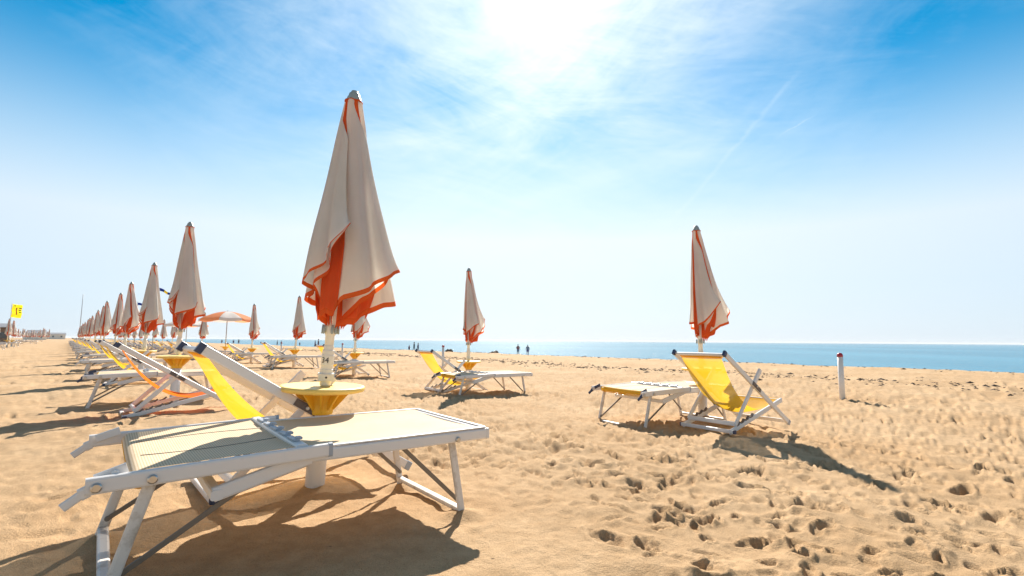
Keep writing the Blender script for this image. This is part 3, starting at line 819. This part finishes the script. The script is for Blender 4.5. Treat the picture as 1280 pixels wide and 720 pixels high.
# --- the seaward line
for k in range(2, len(row2)):
    p = row2[k]; jx, jy = rng.uniform(-.1, .1), rng.uniform(-.1, .1); near = k < 5; far = k >= 10
    w = 'of the seaward row, counted from the right'
    if k == 5 or k == 7:
        o = place(use(open_proto), p[0] + jx, p[1] + jy, R(87) if k == 5 else R(117), dz=-.02, scale=1 if k == 5 else .95)
        tag(o, 'open orange and white parasol behind the second row parasol, left of the foreground one' if k == 5 else 'smaller looking open orange and white parasol farther off at the left', 'parasol', G_OPEN)
    else:
        pr = (par_b, par_d, par_c)[k - 2] if near else par_far[k % 3]
        o = place(use(pr), p[0] + jx, p[1] + jy, rng.uniform(-.6, .6), tilt=(R(rng.uniform(-1.5, 1.5)), R(rng.uniform(-1, 2))))
        tag(o, (f'closed cream and orange parasol, {ORD[k]} {w}' if not far else 'tiny closed parasol at the vanishing end of the seaward row'), 'parasol', G_PAR)
    o2 = place(use(tab if near else tab_far), p[0] + jx, p[1] + jy)
    tag(o2, (f'yellow table on the {ORD[k]} pole {w}' if not far else 'tiny yellow table at the vanishing end of the seaward row'), 'table', G_TAB)
    o = place(use(bed_navy if near else bed_far), p[0] + 1.08 + rng.uniform(-.1, .1), p[1] - .35, .62 + rng.uniform(-.05, .05))
    tag(o, (f'white sunbed beside the {ORD[k]} parasol {w}' if not far else 'tiny white sunbed at the vanishing end of the seaward row'), 'sunbed', G_BED)
    nv = k in (9, 11, 12, 13, 14)
    o = place(use(ch_navy if nv else (ch_y if near else ch_far)), p[0] - .4, p[1] - .3 + rng.uniform(-.08, .08), .66 + rng.uniform(-.05, .05))
    c_ = 'navy' if nv else 'yellow'
    tag(o, (f'{c_} deckchair beside the {ORD[k]} parasol {w}' if not far else f'tiny {c_} deckchair at the vanishing end of the seaward row'), 'deckchair', G_CH)

# --- the next line inland, seen only far off at the left edge
for i, p in enumerate(row0):
    o = place(use(par_far[i % 3]), p[0], p[1], rng.uniform(0, 6.28)); tag(o, 'small closed parasol far off at the left edge of the beach', 'parasol', 'far parasols at the left edge')
    o = place(use(bed_blue), p[0] + .3, p[1] + .6, .66); tag(o, 'navy blue sunbed far off at the left edge of the beach', 'sunbed', 'navy sunbeds at the left edge')
    o = place(use(tab_far), p[0], p[1]); tag(o, 'yellow table on a pole far off at the left edge', 'table', 'far tables at the left edge')
# --- white marker posts with red tops
def make_post():
    root = empty('marker_post')
    bm = bmesh.new(); lathe(bm, [(0, -.2), (.048, -.2), (.046, .76), (0, .76)], 16); obj('shaft', bm, M['tube'], root, True)
    bm = bmesh.new(); lathe(bm, [(.0, .762), (.05, .762), (.051, .785), (.046, .81), (.03, .83), (0, .838)], 16); obj('cap', bm, M['red'], root, True)
    return root
post = make_post()
for (x, y), lb in zip([(6.107, 9.303), (-2.6, 19.0), (-8.8, 26.0), (-15.2, 33.0)], ['white post with a dark red cap standing alone on the right of the beach', 'white red-capped post behind the middle yellow deckchair', 'white red-capped post just right of the foreground parasol pole', 'white post far off, left of the foreground parasol pole']):
    o = place(use(post), x, y); tag(o, lb, 'post', 'red-capped marker posts')

# ------------------------------------------------------------------ dark weed heaps by the water and wrack line
def heap(px, py, w, h, seed, label):
    bm = bmesh.new(); bmesh.ops.create_icosphere(bm, subdivisions=4, radius=1)
    for v in bm.verts:
        x, y, z = v.co
        n_ = float(vnoise(np.array([x * 2.2 + seed]), np.array([y * 2.2 + z * 2]), seed)[0]) * .5 + float(vnoise(np.array([x * 6 + seed]), np.array([y * 6 + z * 5]), seed + 1)[0]) * .35
        v.co = (x * w / 2 * (1 + n_), y * w / 2 * (1 + n_), max(z, -.2) * h * (1 + n_))
    o = obj('seaweed_heap', bm, M['weed'], None, True); place(o, px, py, dz=.03); tag(o, label, 'heap', 'dark heaps by the water')
heap(-6.5, 52.0, .85, .38, 3, 'smaller dark heap of seaweed near the water, left of the middle parasol')
heap(-1.7, 50.0, 1.15, .42, 6, 'larger dark heap of seaweed near the water, right of the middle parasol')

def wrack():
    bm = bmesh.new(); r2 = random.Random(3)
    for i in range(4600):
        t = r2.uniform(-14, 55); n_ = r2.gauss(15.0 + .4 * math.sin(t * .35) + .035 * max(t, 0), .75)
        if r2.random() < .18: n_ = r2.gauss(23.4, .8)
        p = SN * n_ + ROW * t; z = float(height(p[0], p[1])) ; s = r2.uniform(.015, .055) * (1 if r2.random() < .85 else 1.7); a = r2.uniform(0, 6.28)
        ring = []; k = 6
        for j in range(k):
            b = 2 * PI * j / k; rr = s * r2.uniform(.5, 1.15)
            ring.append(bm.verts.new((p[0] + rr * math.cos(b + a) * 1.5, p[1] + rr * math.sin(b + a) * .8, z - .006)))
        top = bm.verts.new((p[0], p[1], z + s * r2.uniform(.25, .55)))
        for j in range(k): bm.faces.new((ring[j], ring[(j + 1) % k], top))
    o = obj('seaweed_wrack', bm, M['weed']); tag(o, 'dark broken line of dried seaweed along the beach before the sea', 'seaweed', kind='stuff')
wrack()

# ------------------------------------------------------------------ people
def skin_body(joints, edges, radii, name, mat, parent, sub=1):
    me = bpy.data.meshes.new(name); me.from_pydata([tuple(j) for j in joints], edges, [])
    o = bpy.data.objects.new(name, me); COL.objects.link(o)
    o.modifiers.new('s', 'SKIN'); sv = me.skin_vertices[0].data
    for i, r in enumerate(radii): sv[i].radius = (r if isinstance(r, tuple) else (r, r))
    sv[0].use_root = True
    ss = o.modifiers.new('d', 'SUBSURF'); ss.levels = sub; ss.render_levels = sub
    dg = bpy.context.evaluated_depsgraph_get(); dg.update()
    m2 = bpy.data.meshes.new_from_object(o.evaluated_get(dg)); bpy.data.objects.remove(o); m2.materials.clear()
    return link(name, m2, mat, parent, True)

def make_person(pose, h=1.7, top='cloth_dark', bottom='cloth_dark', hat=False, wade=0.0):
    root = empty('person')
    k = h / 1.7
    st = pose.get('stride', .12); arm = pose.get('arm', (.1, .1)); el = pose.get('elbow', (.05, .05))
    J = [(0, 0, .92), (0, 0, 1.12), (0, 0, 1.36), (0, 0.01, 1.46), (0, .02, 1.56), (0, .015, 1.66)]
    rad = [(.15, .10), (.13, .09), (.15, .09), .05, (.075, .09), (.055, .07)]
    E = [(0, 1), (1, 2), (2, 3), (3, 4), (4, 5)]
    for s, sx in ((-1, st), (1, -st)):
        b = len(J); J += [(s * .1, 0, .86), (s * .11, sx * .5 + .03, .48), (s * .11, sx, .08), (s * .12, sx + .12, .035)]
        rad += [.085, .058, .04, .032]; E += [(0, b), (b, b + 1), (b + 1, b + 2), (b + 2, b + 3)]
    for s, a, e in ((-1, arm[0], el[0]), (1, arm[1], el[1])):
        b = len(J); J += [(s * .19, 0, 1.36), (s * (.23 + .15 * a), a * .15, 1.10), (s * (.24 + .2 * a - e * .3), a * .25 + e * .5, .88 + e * .55), (s * (.24 + .22 * a - e * .45), a * .3 + e * .6, .80 + e * .65)]
        rad += [.055, .042, .032, .03]; E += [(2, b), (b, b + 1), (b + 1, b + 2), (b + 2, b + 3)]
    J = [Vector(j) * k for j in J]; rad = [(r[0] * k, r[1] * k) if isinstance(r, tuple) else r * k for r in rad]
    body = skin_body(J, E, rad, 'body', M['skin'], root)
    # swimwear and hair hugging the body
    bm = bmesh.new(); n = 14
    def wrapd(z0, z1, rx, ry, mat):
        bm = bmesh.new(); rings = []
        for q in np.linspace(0, 1, 5):
            rings.append([bm.verts.new((rx * k * math.cos(a) * (1 - .1 * q), ry * k * math.sin(a) * (1 - .05 * q), (z0 + (z1 - z0) * q) * k)) for a in np.linspace(0, 2 * PI, n, endpoint=False)])
        for a, b in zip(rings[:-1], rings[1:]):
            for i in range(n): bm.faces.new((a[i], a[(i + 1) % n], b[(i + 1) % n], b[i]))
        return bm
    obj('shorts', wrapd(.66, .98, .205, .135, 0), M[bottom], root, True)
    if top: obj('shirt', wrapd(.97, 1.38, .19, .125, 0), M[top], root, True)
    bm = bmesh.new(); bmesh.ops.create_uvsphere(bm, u_segments=12, v_segments=8, radius=1)
    for v in bm.verts: v.co = (v.co.x * .088 * k, (v.co.y * .105 - .012) * k, (1.625 + v.co.z * .09) * k)
    for v in list(bm.verts):
        if v.co.z < 1.59 * k and v.co.y > 0: bm.verts.remove(v)
    obj('hair', bm, M['hair'], root, True)
    return root

def put_person(px, feet_y, hpx, pose, h, yaw, label, **kw):
    """px: column in the photograph, hpx: body height there -> distance"""
    Yd = h * 620 / hpx
    X = (px - 640) / 620 * Yd
    o = make_person(pose, h, **kw)
    o.location = (X, Yd, max(gz(X, Yd), WATER_Z - .32)); o.rotation_euler = (0, 0, yaw); tag(o, label, 'person')
put_person(648, 443, 14.5, dict(stride=.05, arm=(.2, .5), elbow=(.1, .7)), 1.7, R(200), 'person in red swimwear standing at the water, arm out, left of a pair', top='cloth_red', bottom='cloth_grey')
put_person(660, 443, 14, dict(stride=.06, arm=(.2, .2)), 1.68, R(170), 'person in grey standing at the water, right one of a pair', top='cloth_grey', bottom='cloth_violet')
put_person(513, 437, 9, dict(stride=.1), 1.15, R(150), 'child standing near the water left of a couple behind the middle deckchair', top='cloth_violet', bottom='cloth_dark')
put_person(519, 437, 12.5, dict(stride=.2), 1.75, R(90), 'person in dark clothes walking along the water above the middle deckchair', top='cloth_dark', bottom='cloth_dark')
put_person(524, 436, 11.5, dict(stride=.16, arm=(.3, .1)), 1.65, R(80), 'person in violet walking beside the person in dark clothes', top='cloth_violet', bottom='cloth_dark')
put_person(417.5, 433, 12, dict(stride=.2), 1.75, R(120), 'person in dark violet by the water just right of the foreground pole', top='cloth_violet', bottom='cloth_dark')
put_person(400, 431, 11.5, dict(stride=.2, arm=(.1, .3)), 1.75, R(95), 'taller person in dark clothes just left of the foreground pole', top='cloth_dark', bottom='cloth_violet')
put_person(396, 432, 9.5, dict(stride=.12), 1.4, R(95), 'shorter person close beside a taller one, left of the foreground pole', top='cloth_violet', bottom='cloth_violet')
put_person(349, 429, 7.5, dict(stride=.2), 1.7, R(95), 'person in dark swimwear by the sea, left one of two near the white post', top='cloth_dark', bottom='cloth_dark')
put_person(354, 429, 7.3, dict(stride=.15), 1.7, R(60), 'person in grey by the sea, right one of two near the white post', top='cloth_grey', bottom='cloth_dark')
put_person(377, 431, 5.8, dict(stride=.1), 1.4, R(60), 'small figure at the sea just right of the fourth seaward parasol', top='cloth_red', bottom='cloth_dark')
put_person(301, 427, 7.2, dict(stride=.15), 1.7, R(70), 'person in dark swimwear by the sea, left of the fifth seaward parasol', top='cloth_dark', bottom='cloth_dark')
put_person(294.5, 427, 6.3, dict(stride=.2), 1.65, R(50), 'person in violet by the sea right of the open parasol pole', top='cloth_violet', bottom='cloth_dark')
put_person(280, 426, 6.0, dict(stride=.2), 1.65, R(50), 'distant person by the sea at the open parasol pole', top='cloth_dark', bottom='cloth_red')

# ------------------------------------------------------------------ flags, mast, streamers
def cloth_strip(pts, hgt, nz, mats, fm, name, parent):
    """waving cloth: pts = top edge in 3-D, hangs down"""
    bm = bmesh.new(); g = [[bm.verts.new(Vector(p) + Vector((0, 0, -hgt * i / nz)) + Vector((0, .03 * math.sin(i * .9), 0))) for i in range(nz + 1)] for p in pts]
    for i in range(len(g) - 1):
        for j in range(nz):
            bm.faces.new((g[i][j], g[i + 1][j], g[i + 1][j + 1], g[i][j + 1])).material_index = fm(i, j)
    return obj(name, bm, mats, parent, True)
def flagpole(name, x, y, hgt, r=.03):
    root = empty(name); place(root, x, y)
    bm = bmesh.new(); lathe(bm, [(0, -.2), (r, -.2), (r * .7, hgt), (0, hgt + .02)], 8); obj('pole', bm, M['metal_pole'], root, True)
    return root
fl = flagpole('flag', -45.6, 45.2, 4.0)
n_ = 12
pts = [(.03 + .95 * i / n_, .1 * math.sin(i * .8), 3.95 - .10 * i / n_) for i in range(n_ + 1)]
def fmat(i, j):
    if j == 1 and 1 <= i <= 4: return 1
    if i in (3, 4) and 4 <= j <= 10: return 1
    if i == 6 and 3 <= j <= 9: return 2
    if i in (8, 9) and 3 <= j <= 8 and j % 2: return 1
    return 0
cloth_strip(pts, 1.2, 13, [M['flag_yellow'], M['flag_green'], M['flag_redprint']], fmat, 'flag_cloth', fl)
tag(fl, 'yellow flag with green print flying on a thin pole at the far left', 'flag')
ms = flagpole('mast', -72, 83, 8.2, .06); tag(ms, 'thin grey mast rising above the far parasols at the left', 'mast')
def streamer(px, Yd, z, ln, label):
    x = (px - 640) / 620 * Yd
    root = flagpole('streamer', x, Yd, z + .1, .018)
    bm = bmesh.new(); n = 12; g = []
    for i in range(n + 1):
        q = i / n; w = .13 * (1 - .35 * q)
        c = Vector((.03 + ln * q, .06 * math.sin(q * 7), z - .36 * ln * q + .02 * math.sin(q * 9)))
        g.append([bm.verts.new(c + Vector((0, .045 * math.sin(a), w / 2 * math.cos(a)))) for a in np.linspace(0, 2 * PI, 8, endpoint=False)])
    for i in range(n):
        for k in range(8):
            bm.faces.new((g[i][k], g[i][(k + 1) % 8], g[i + 1][(k + 1) % 8], g[i + 1][k])).material_index = 1 if i in (4, 5, 6, 9, 11) else 0
    obj('windsock', bm, [M['flag_blue'], M['flag_yellow']], root, True)
    tag(root, label, 'windsock', 'blue and yellow windsocks')
streamer(194, 21.0, 3.05, .85, 'blue and yellow windsock blowing right of the third parasol in the long row')
streamer(171.5, 26.0, 2.75, .55, 'blue windsock showing between the third and fourth parasols of the long row')

# ------------------------------------------------------------------ far huts and buildings at the left end of the beach
def hut(x, y, w, d, h, yaw, wall, label, name='beach_hut', roofh=.6, nwin=2):
    root = empty(name); place(root, x, y, yaw)
    bm = bmesh.new(); bmesh.ops.create_cube(bm, size=1, matrix=Matrix.Translation((0, 0, h / 2 - .1)) @ Matrix.Diagonal((w, d, h + .2, 1))); obj('wall', bm, M[wall], root)
    bm = bmesh.new(); vs = []
    for xx in (-w / 2 - .3, w / 2 + .3):
        vs.append([bm.verts.new((xx, yy, zz)) for yy, zz in ((-d / 2 - .4, h + .003), (d / 2 + .4, h + .003), (d / 2 + .4, h + .12), (0, h + roofh), (-d / 2 - .4, h + .12))])
    bm.faces.new(vs[0]); bm.faces.new(vs[1][::-1])
    for i in range(5): bm.faces.new((vs[0][i], vs[0][(i + 1) % 5], vs[1][(i + 1) % 5], vs[1][i]))
    obj('roof', bm, M['roof'], root)
    for i in range(nwin):
        bm = bmesh.new(); cx = -w / 2 + w * (i + .5) / nwin
        bar(bm, (cx - .45, -d / 2 - .02, h * .55), (cx + .45, -d / 2 - .02, h * .55), .06, h * .35); obj('window', bm, M['glassdark'], root)
    tag(root, label, 'building')
hut(-66.7, 64, 3.0, 3.4, 2.1, R(48), 'wood', 'dark brown beach hut with a grey pitched roof at the left edge')
hut(-196, 205, 7, 5, 2.5, R(45), 'plaster', 'low pale beach kiosk far off behind the tiny parasols at the left', 'beach_building', .8, 2)
hut(-262, 275, 7, 6, 3.6, R(45), 'white_wall', 'small white building at the far end of the beach, right of the flag', 'beach_building', 1.4, 2)
hut(-300, 326, 12, 8, 3.0, R(45), 'plaster', 'pale building at the vanishing point of the beach', 'beach_building', 1.2, 3)
for i in range(17):
    Yd = rng.uniform(88, 150); px_ = 21 + 44 * (i + rng.uniform(-.3, .3)) / 16
    o = place(use(par_far[i % 3]), (px_ - 640) / 620 * Yd, Yd, rng.uniform(0, 6.28)); tag(o, 'tiny closed parasol of the farther beach section near the flag', 'parasol', 'tiny parasols of the farther beach section')
for i in range(9):
    Yd = rng.uniform(70, 130); px_ = 10 + 48 * (i + rng.uniform(-.3, .3)) / 8
    o = place(use(bed_blue if i % 2 else bed_far), (px_ - 640) / 620 * Yd, Yd, rng.uniform(.5, .8)); c_ = 'navy' if i % 2 else 'white'
    tag(o, f'tiny {c_} sunbed of the farther beach section near the flag', 'sunbed', f'tiny {c_} sunbeds of the farther beach section')

# ------------------------------------------------------------------ sea air
def build_haze():
    bm = bmesh.new(); bmesh.ops.create_cube(bm, size=1, matrix=Matrix.Translation((0, 0, 2.8)) @ Matrix.Diagonal((18400, 18400, 15.6, 1)))
    m = bpy.data.materials.new('sea_air'); m.use_nodes = True; nt = m.node_tree; nt.nodes.remove(nt.nodes['Principled BSDF'])
    pv = N(nt, 'ShaderNodeVolumePrincipled'); pv.inputs['Color'].default_value = (.93, .95, .97, 1); pv.inputs['Density'].default_value = .00022; pv.inputs['Anisotropy'].default_value = .1
    nt.links.new(pv.outputs[0], nt.nodes['Material Output'].inputs['Volume'])
    o = obj('haze', bm, m); tag(o, kind='stuff')
build_haze()

# ------------------------------------------------------------------ camera
cam = bpy.data.cameras.new('camera'); co = bpy.data.objects.new('camera', cam); COL.objects.link(co)
cam.sensor_width = 36; cam.lens = 620 / 1280 * 36; cam.clip_end = 30000; cam.clip_start = .05
pitch = math.atan(66 / 620)
mw = Matrix.Translation((0, 0, .97)) @ Matrix.Rotation(pitch, 4, 'X') @ Matrix.Rotation(R(90), 4, 'X') @ Matrix.Rotation(R(.4), 4, 'Z')
co.matrix_world = mw
scene.camera = co

# ------------------------------------------------------------------ light and sky
EL, AZ = 36.4, 1.25     # sun height, degrees to the right of straight ahead
sd = Vector((math.sin(R(AZ)) * math.cos(R(EL)), math.cos(R(AZ)) * math.cos(R(EL)), math.sin(R(EL))))
sun = bpy.data.lights.new('sun', 'SUN'); so = bpy.data.objects.new('sun', sun); COL.objects.link(so)
sun.energy = 5.0; sun.angle = R(.53); sun.color = (1, .93, .82)
so.rotation_euler = sd.to_track_quat('Z', 'Y').to_euler(); so.location = sd * 50

w = bpy.data.worlds.new('World'); scene.world = w; w.use_nodes = True
nt = w.node_tree; bg = nt.nodes['Background']
sky = N(nt, 'ShaderNodeTexSky', sky_type='NISHITA'); sky.sun_disc = False
sky.sun_elevation = R(EL); sky.sun_rotation = R(AZ); sky.air_density = 1.0; sky.dust_density = .25; sky.ozone_density = 2.0; sky.altitude = 0
tc = N(nt, 'ShaderNodeTexCoord'); D = tc.outputs['Generated']
hs = N(nt, 'ShaderNodeHueSaturation'); hs.inputs['Saturation'].default_value = 1.75; hs.inputs['Value'].default_value = 1.0; hs.inputs['Hue'].default_value = .481
nt.links.new(sky.outputs[0], hs.inputs['Color'])
dt = N(nt, 'ShaderNodeVectorMath', operation='DOT_PRODUCT'); nt.links.new(D, dt.inputs[0]); dt.inputs[1].default_value = sd
dotv = mathn(nt, 'MAXIMUM', dt.outputs['Value'], 0)
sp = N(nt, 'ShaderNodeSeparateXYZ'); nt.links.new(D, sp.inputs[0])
# unseen sky overhead and behind is desaturated and dimmed to shape the fill light
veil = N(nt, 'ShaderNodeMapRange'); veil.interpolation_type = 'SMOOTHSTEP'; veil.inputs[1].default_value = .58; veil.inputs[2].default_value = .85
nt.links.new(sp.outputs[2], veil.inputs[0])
unseen_back = N(nt, 'ShaderNodeMapRange'); unseen_back.interpolation_type = 'SMOOTHSTEP'; unseen_back.inputs[1].default_value = .25; unseen_back.inputs[2].default_value = -.4
nt.links.new(sp.outputs[1], unseen_back.inputs[0])
unseen_sky = mathn(nt, 'MAXIMUM', veil.outputs[0], unseen_back.outputs[0])
sat = N(nt, 'ShaderNodeMapRange'); sat.inputs[3].default_value = 3.0; sat.inputs[4].default_value = .8; nt.links.new(unseen_sky, sat.inputs[0]); nt.links.new(sat.outputs[0], hs.inputs['Saturation'])
val = N(nt, 'ShaderNodeMapRange'); val.inputs[3].default_value = .74; val.inputs[4].default_value = .7; nt.links.new(unseen_sky, val.inputs[0]); nt.links.new(val.outputs[0], hs.inputs['Value'])
# azimuth / elevation chart for thin wisps of high cloud
az = mathn(nt, 'ARCTAN2', sp.outputs[0], sp.outputs[1]); el = mathn(nt, 'ARCSINE', sp.outputs[2])
cb = N(nt, 'ShaderNodeCombineXYZ'); nt.links.new(az, cb.inputs[0]); nt.links.new(mathn(nt, 'MULTIPLY', el, 1.5), cb.inputs[1])
def wisps(rot, scl, loc, sc, dist, rough=.62):
    mp = N(nt, 'ShaderNodeMapping'); mp.vector_type = 'TEXTURE'
    mp.inputs['Rotation'].default_value = (0, 0, R(rot)); mp.inputs['Scale'].default_value = scl; mp.inputs['Location'].default_value = loc
    nt.links.new(cb.outputs[0], mp.inputs[0])
    return noise(nt, mp.outputs[0], sc, 10, rough, dist)
c1 = wisps(-24, (2.2, .8, 1), (.3, .2, 0), 2.6, 1.1)
c2 = wisps(38, (1.9, .7, 1), (1.7, .5, 0), 2.0, .9)
c3 = wisps(-14, (2.2, .8, 1), (.9, 1.2, 0), 6.0, 1.3, .7)
cl = mathn(nt, 'ADD', mathn(nt, 'MULTIPLY', c1, .33), mathn(nt, 'ADD', mathn(nt, 'MULTIPLY', c2, .42), mathn(nt, 'MULTIPLY', c3, .25)))
cm = N(nt, 'ShaderNodeMapRange'); cm.inputs[1].default_value = .40; cm.inputs[2].default_value = .64; nt.links.new(cl, cm.inputs[0])
wide = mathn(nt, 'POWER', dotv, 22)
wfac = mathn(nt, 'ADD', mathn(nt, 'ADD', mathn(nt, 'MULTIPLY', wide, .18), mathn(nt, 'MULTIPLY', mathn(nt, 'POWER', dotv, 13), .34)), mathn(nt, 'MULTIPLY', mathn(nt, 'MULTIPLY', cm.outputs[0], mathn(nt, 'POWER', dotv, 6.5)), .85))
wfac = mathn(nt, 'MULTIPLY', mathn(nt, 'MAXIMUM', mathn(nt, 'SUBTRACT', wfac, .07), 0), 1.05)
hzr = N(nt, 'ShaderNodeMapRange'); hzr.interpolation_type = 'SMOOTHSTEP'; hzr.inputs[1].default_value = .49; hzr.inputs[2].default_value = .04; nt.links.new(sp.outputs[2], hzr.inputs[0])
hz = mathn(nt, 'MULTIPLY', hzr.outputs[0], 1.4, True)
front = mathn(nt, 'SUBTRACT', 1.0, mathn(nt, 'MULTIPLY', unseen_sky, .75))
# old vapour trails
def trail_line(az0, el0, az1, el1, width, power):
    def dr(a, e): return Vector((math.sin(R(a)) * math.cos(R(e)), math.cos(R(a)) * math.cos(R(e)), math.sin(R(e))))
    d0, d1 = dr(az0, el0), dr(az1, el1); n = d0.cross(d1).normalized(); t = (d1 - d0).normalized(); m0, m1 = d0.dot(t), d1.dot(t)
    a = N(nt, 'ShaderNodeVectorMath', operation='DOT_PRODUCT'); nt.links.new(D, a.inputs[0]); a.inputs[1].default_value = n
    off = mathn(nt, 'ADD', a.outputs['Value'], mathn(nt, 'MULTIPLY', mathn(nt, 'SUBTRACT', c3, .5), .02 if power < .3 else .0))
    q = N(nt, 'ShaderNodeMapRange'); q.interpolation_type = 'SMOOTHSTEP'; q.inputs[1].default_value = width; q.inputs[2].default_value = 0; nt.links.new(mathn(nt, 'ABSOLUTE', off), q.inputs[0])
    b = N(nt, 'ShaderNodeVectorMath', operation='DOT_PRODUCT'); nt.links.new(D, b.inputs[0]); b.inputs[1].default_value = t
    e0 = N(nt, 'ShaderNodeMapRange'); e0.inputs[1].default_value = m0 - .02; e0.inputs[2].default_value = m0 + .02; nt.links.new(b.outputs['Value'], e0.inputs[0])
    e1 = N(nt, 'ShaderNodeMapRange'); e1.inputs[1].default_value = m1 + .02; e1.inputs[2].default_value = m1 - .02; nt.links.new(b.outputs['Value'], e1.inputs[0])
    return mathn(nt, 'MULTIPLY', mathn(nt, 'MULTIPLY', q.outputs[0], power), mathn(nt, 'MULTIPLY', e0.outputs[0], e1.outputs[0]))
wfac = mathn(nt, 'ADD', wfac, mathn(nt, 'ADD', trail_line(18.5, 13.5, 30.5, 25.5, .006, .09), trail_line(30.0, 20.9, 31.6, 21.6, .0018, .25)))
pale = mixc(nt, mathn(nt, 'POWER', dotv, 2), (3.2, 4.05, 4.95), (5.5, 5.95, 6.15))
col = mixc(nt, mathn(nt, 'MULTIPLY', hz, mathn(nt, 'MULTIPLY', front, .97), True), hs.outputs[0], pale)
col = mixc(nt, mathn(nt, 'MULTIPLY', wfac, 1.0, True), col, (5.4, 6.0, 6.3))
# forward-scattered light round the sun
g1 = mathn(nt, 'MULTIPLY', mathn(nt, 'POWER', dotv, 20), .25)
g2 = mathn(nt, 'MULTIPLY', mathn(nt, 'POWER', dotv, 60), .5)
g3 = mathn(nt, 'MULTIPLY', mathn(nt, 'POWER', dotv, 800), 6.0)
gs = mathn(nt, 'ADD', g1, mathn(nt, 'ADD', g2, g3))
gm = N(nt, 'ShaderNodeVectorMath', operation='SCALE'); gm.inputs[0].default_value = (1.0, .98, .94); nt.links.new(gs, gm.inputs['Scale'])
ad = N(nt, 'ShaderNodeVectorMath', operation='ADD'); nt.links.new(col, ad.inputs[0]); nt.links.new(gm.outputs[0], ad.inputs[1])
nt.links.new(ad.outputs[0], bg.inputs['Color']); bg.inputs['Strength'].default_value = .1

vs = scene.view_settings
vs.view_transform = 'Standard'; vs.look = 'None'; vs.exposure = 0.88; vs.gamma = 1.0; vs.use_curve_mapping = False
scene.render.engine = 'CYCLES'
scene.cycles.use_denoising = True; scene.cycles.denoiser = 'OPENIMAGEDENOISE'; scene.cycles.denoising_input_passes = 'RGB_ALBEDO_NORMAL'; scene.cycles.denoising_prefilter = 'ACCURATE'
scene.cycles.max_bounces = 8; scene.cycles.transparent_max_bounces = 12
scene.cycles.sample_clamp_indirect = 6
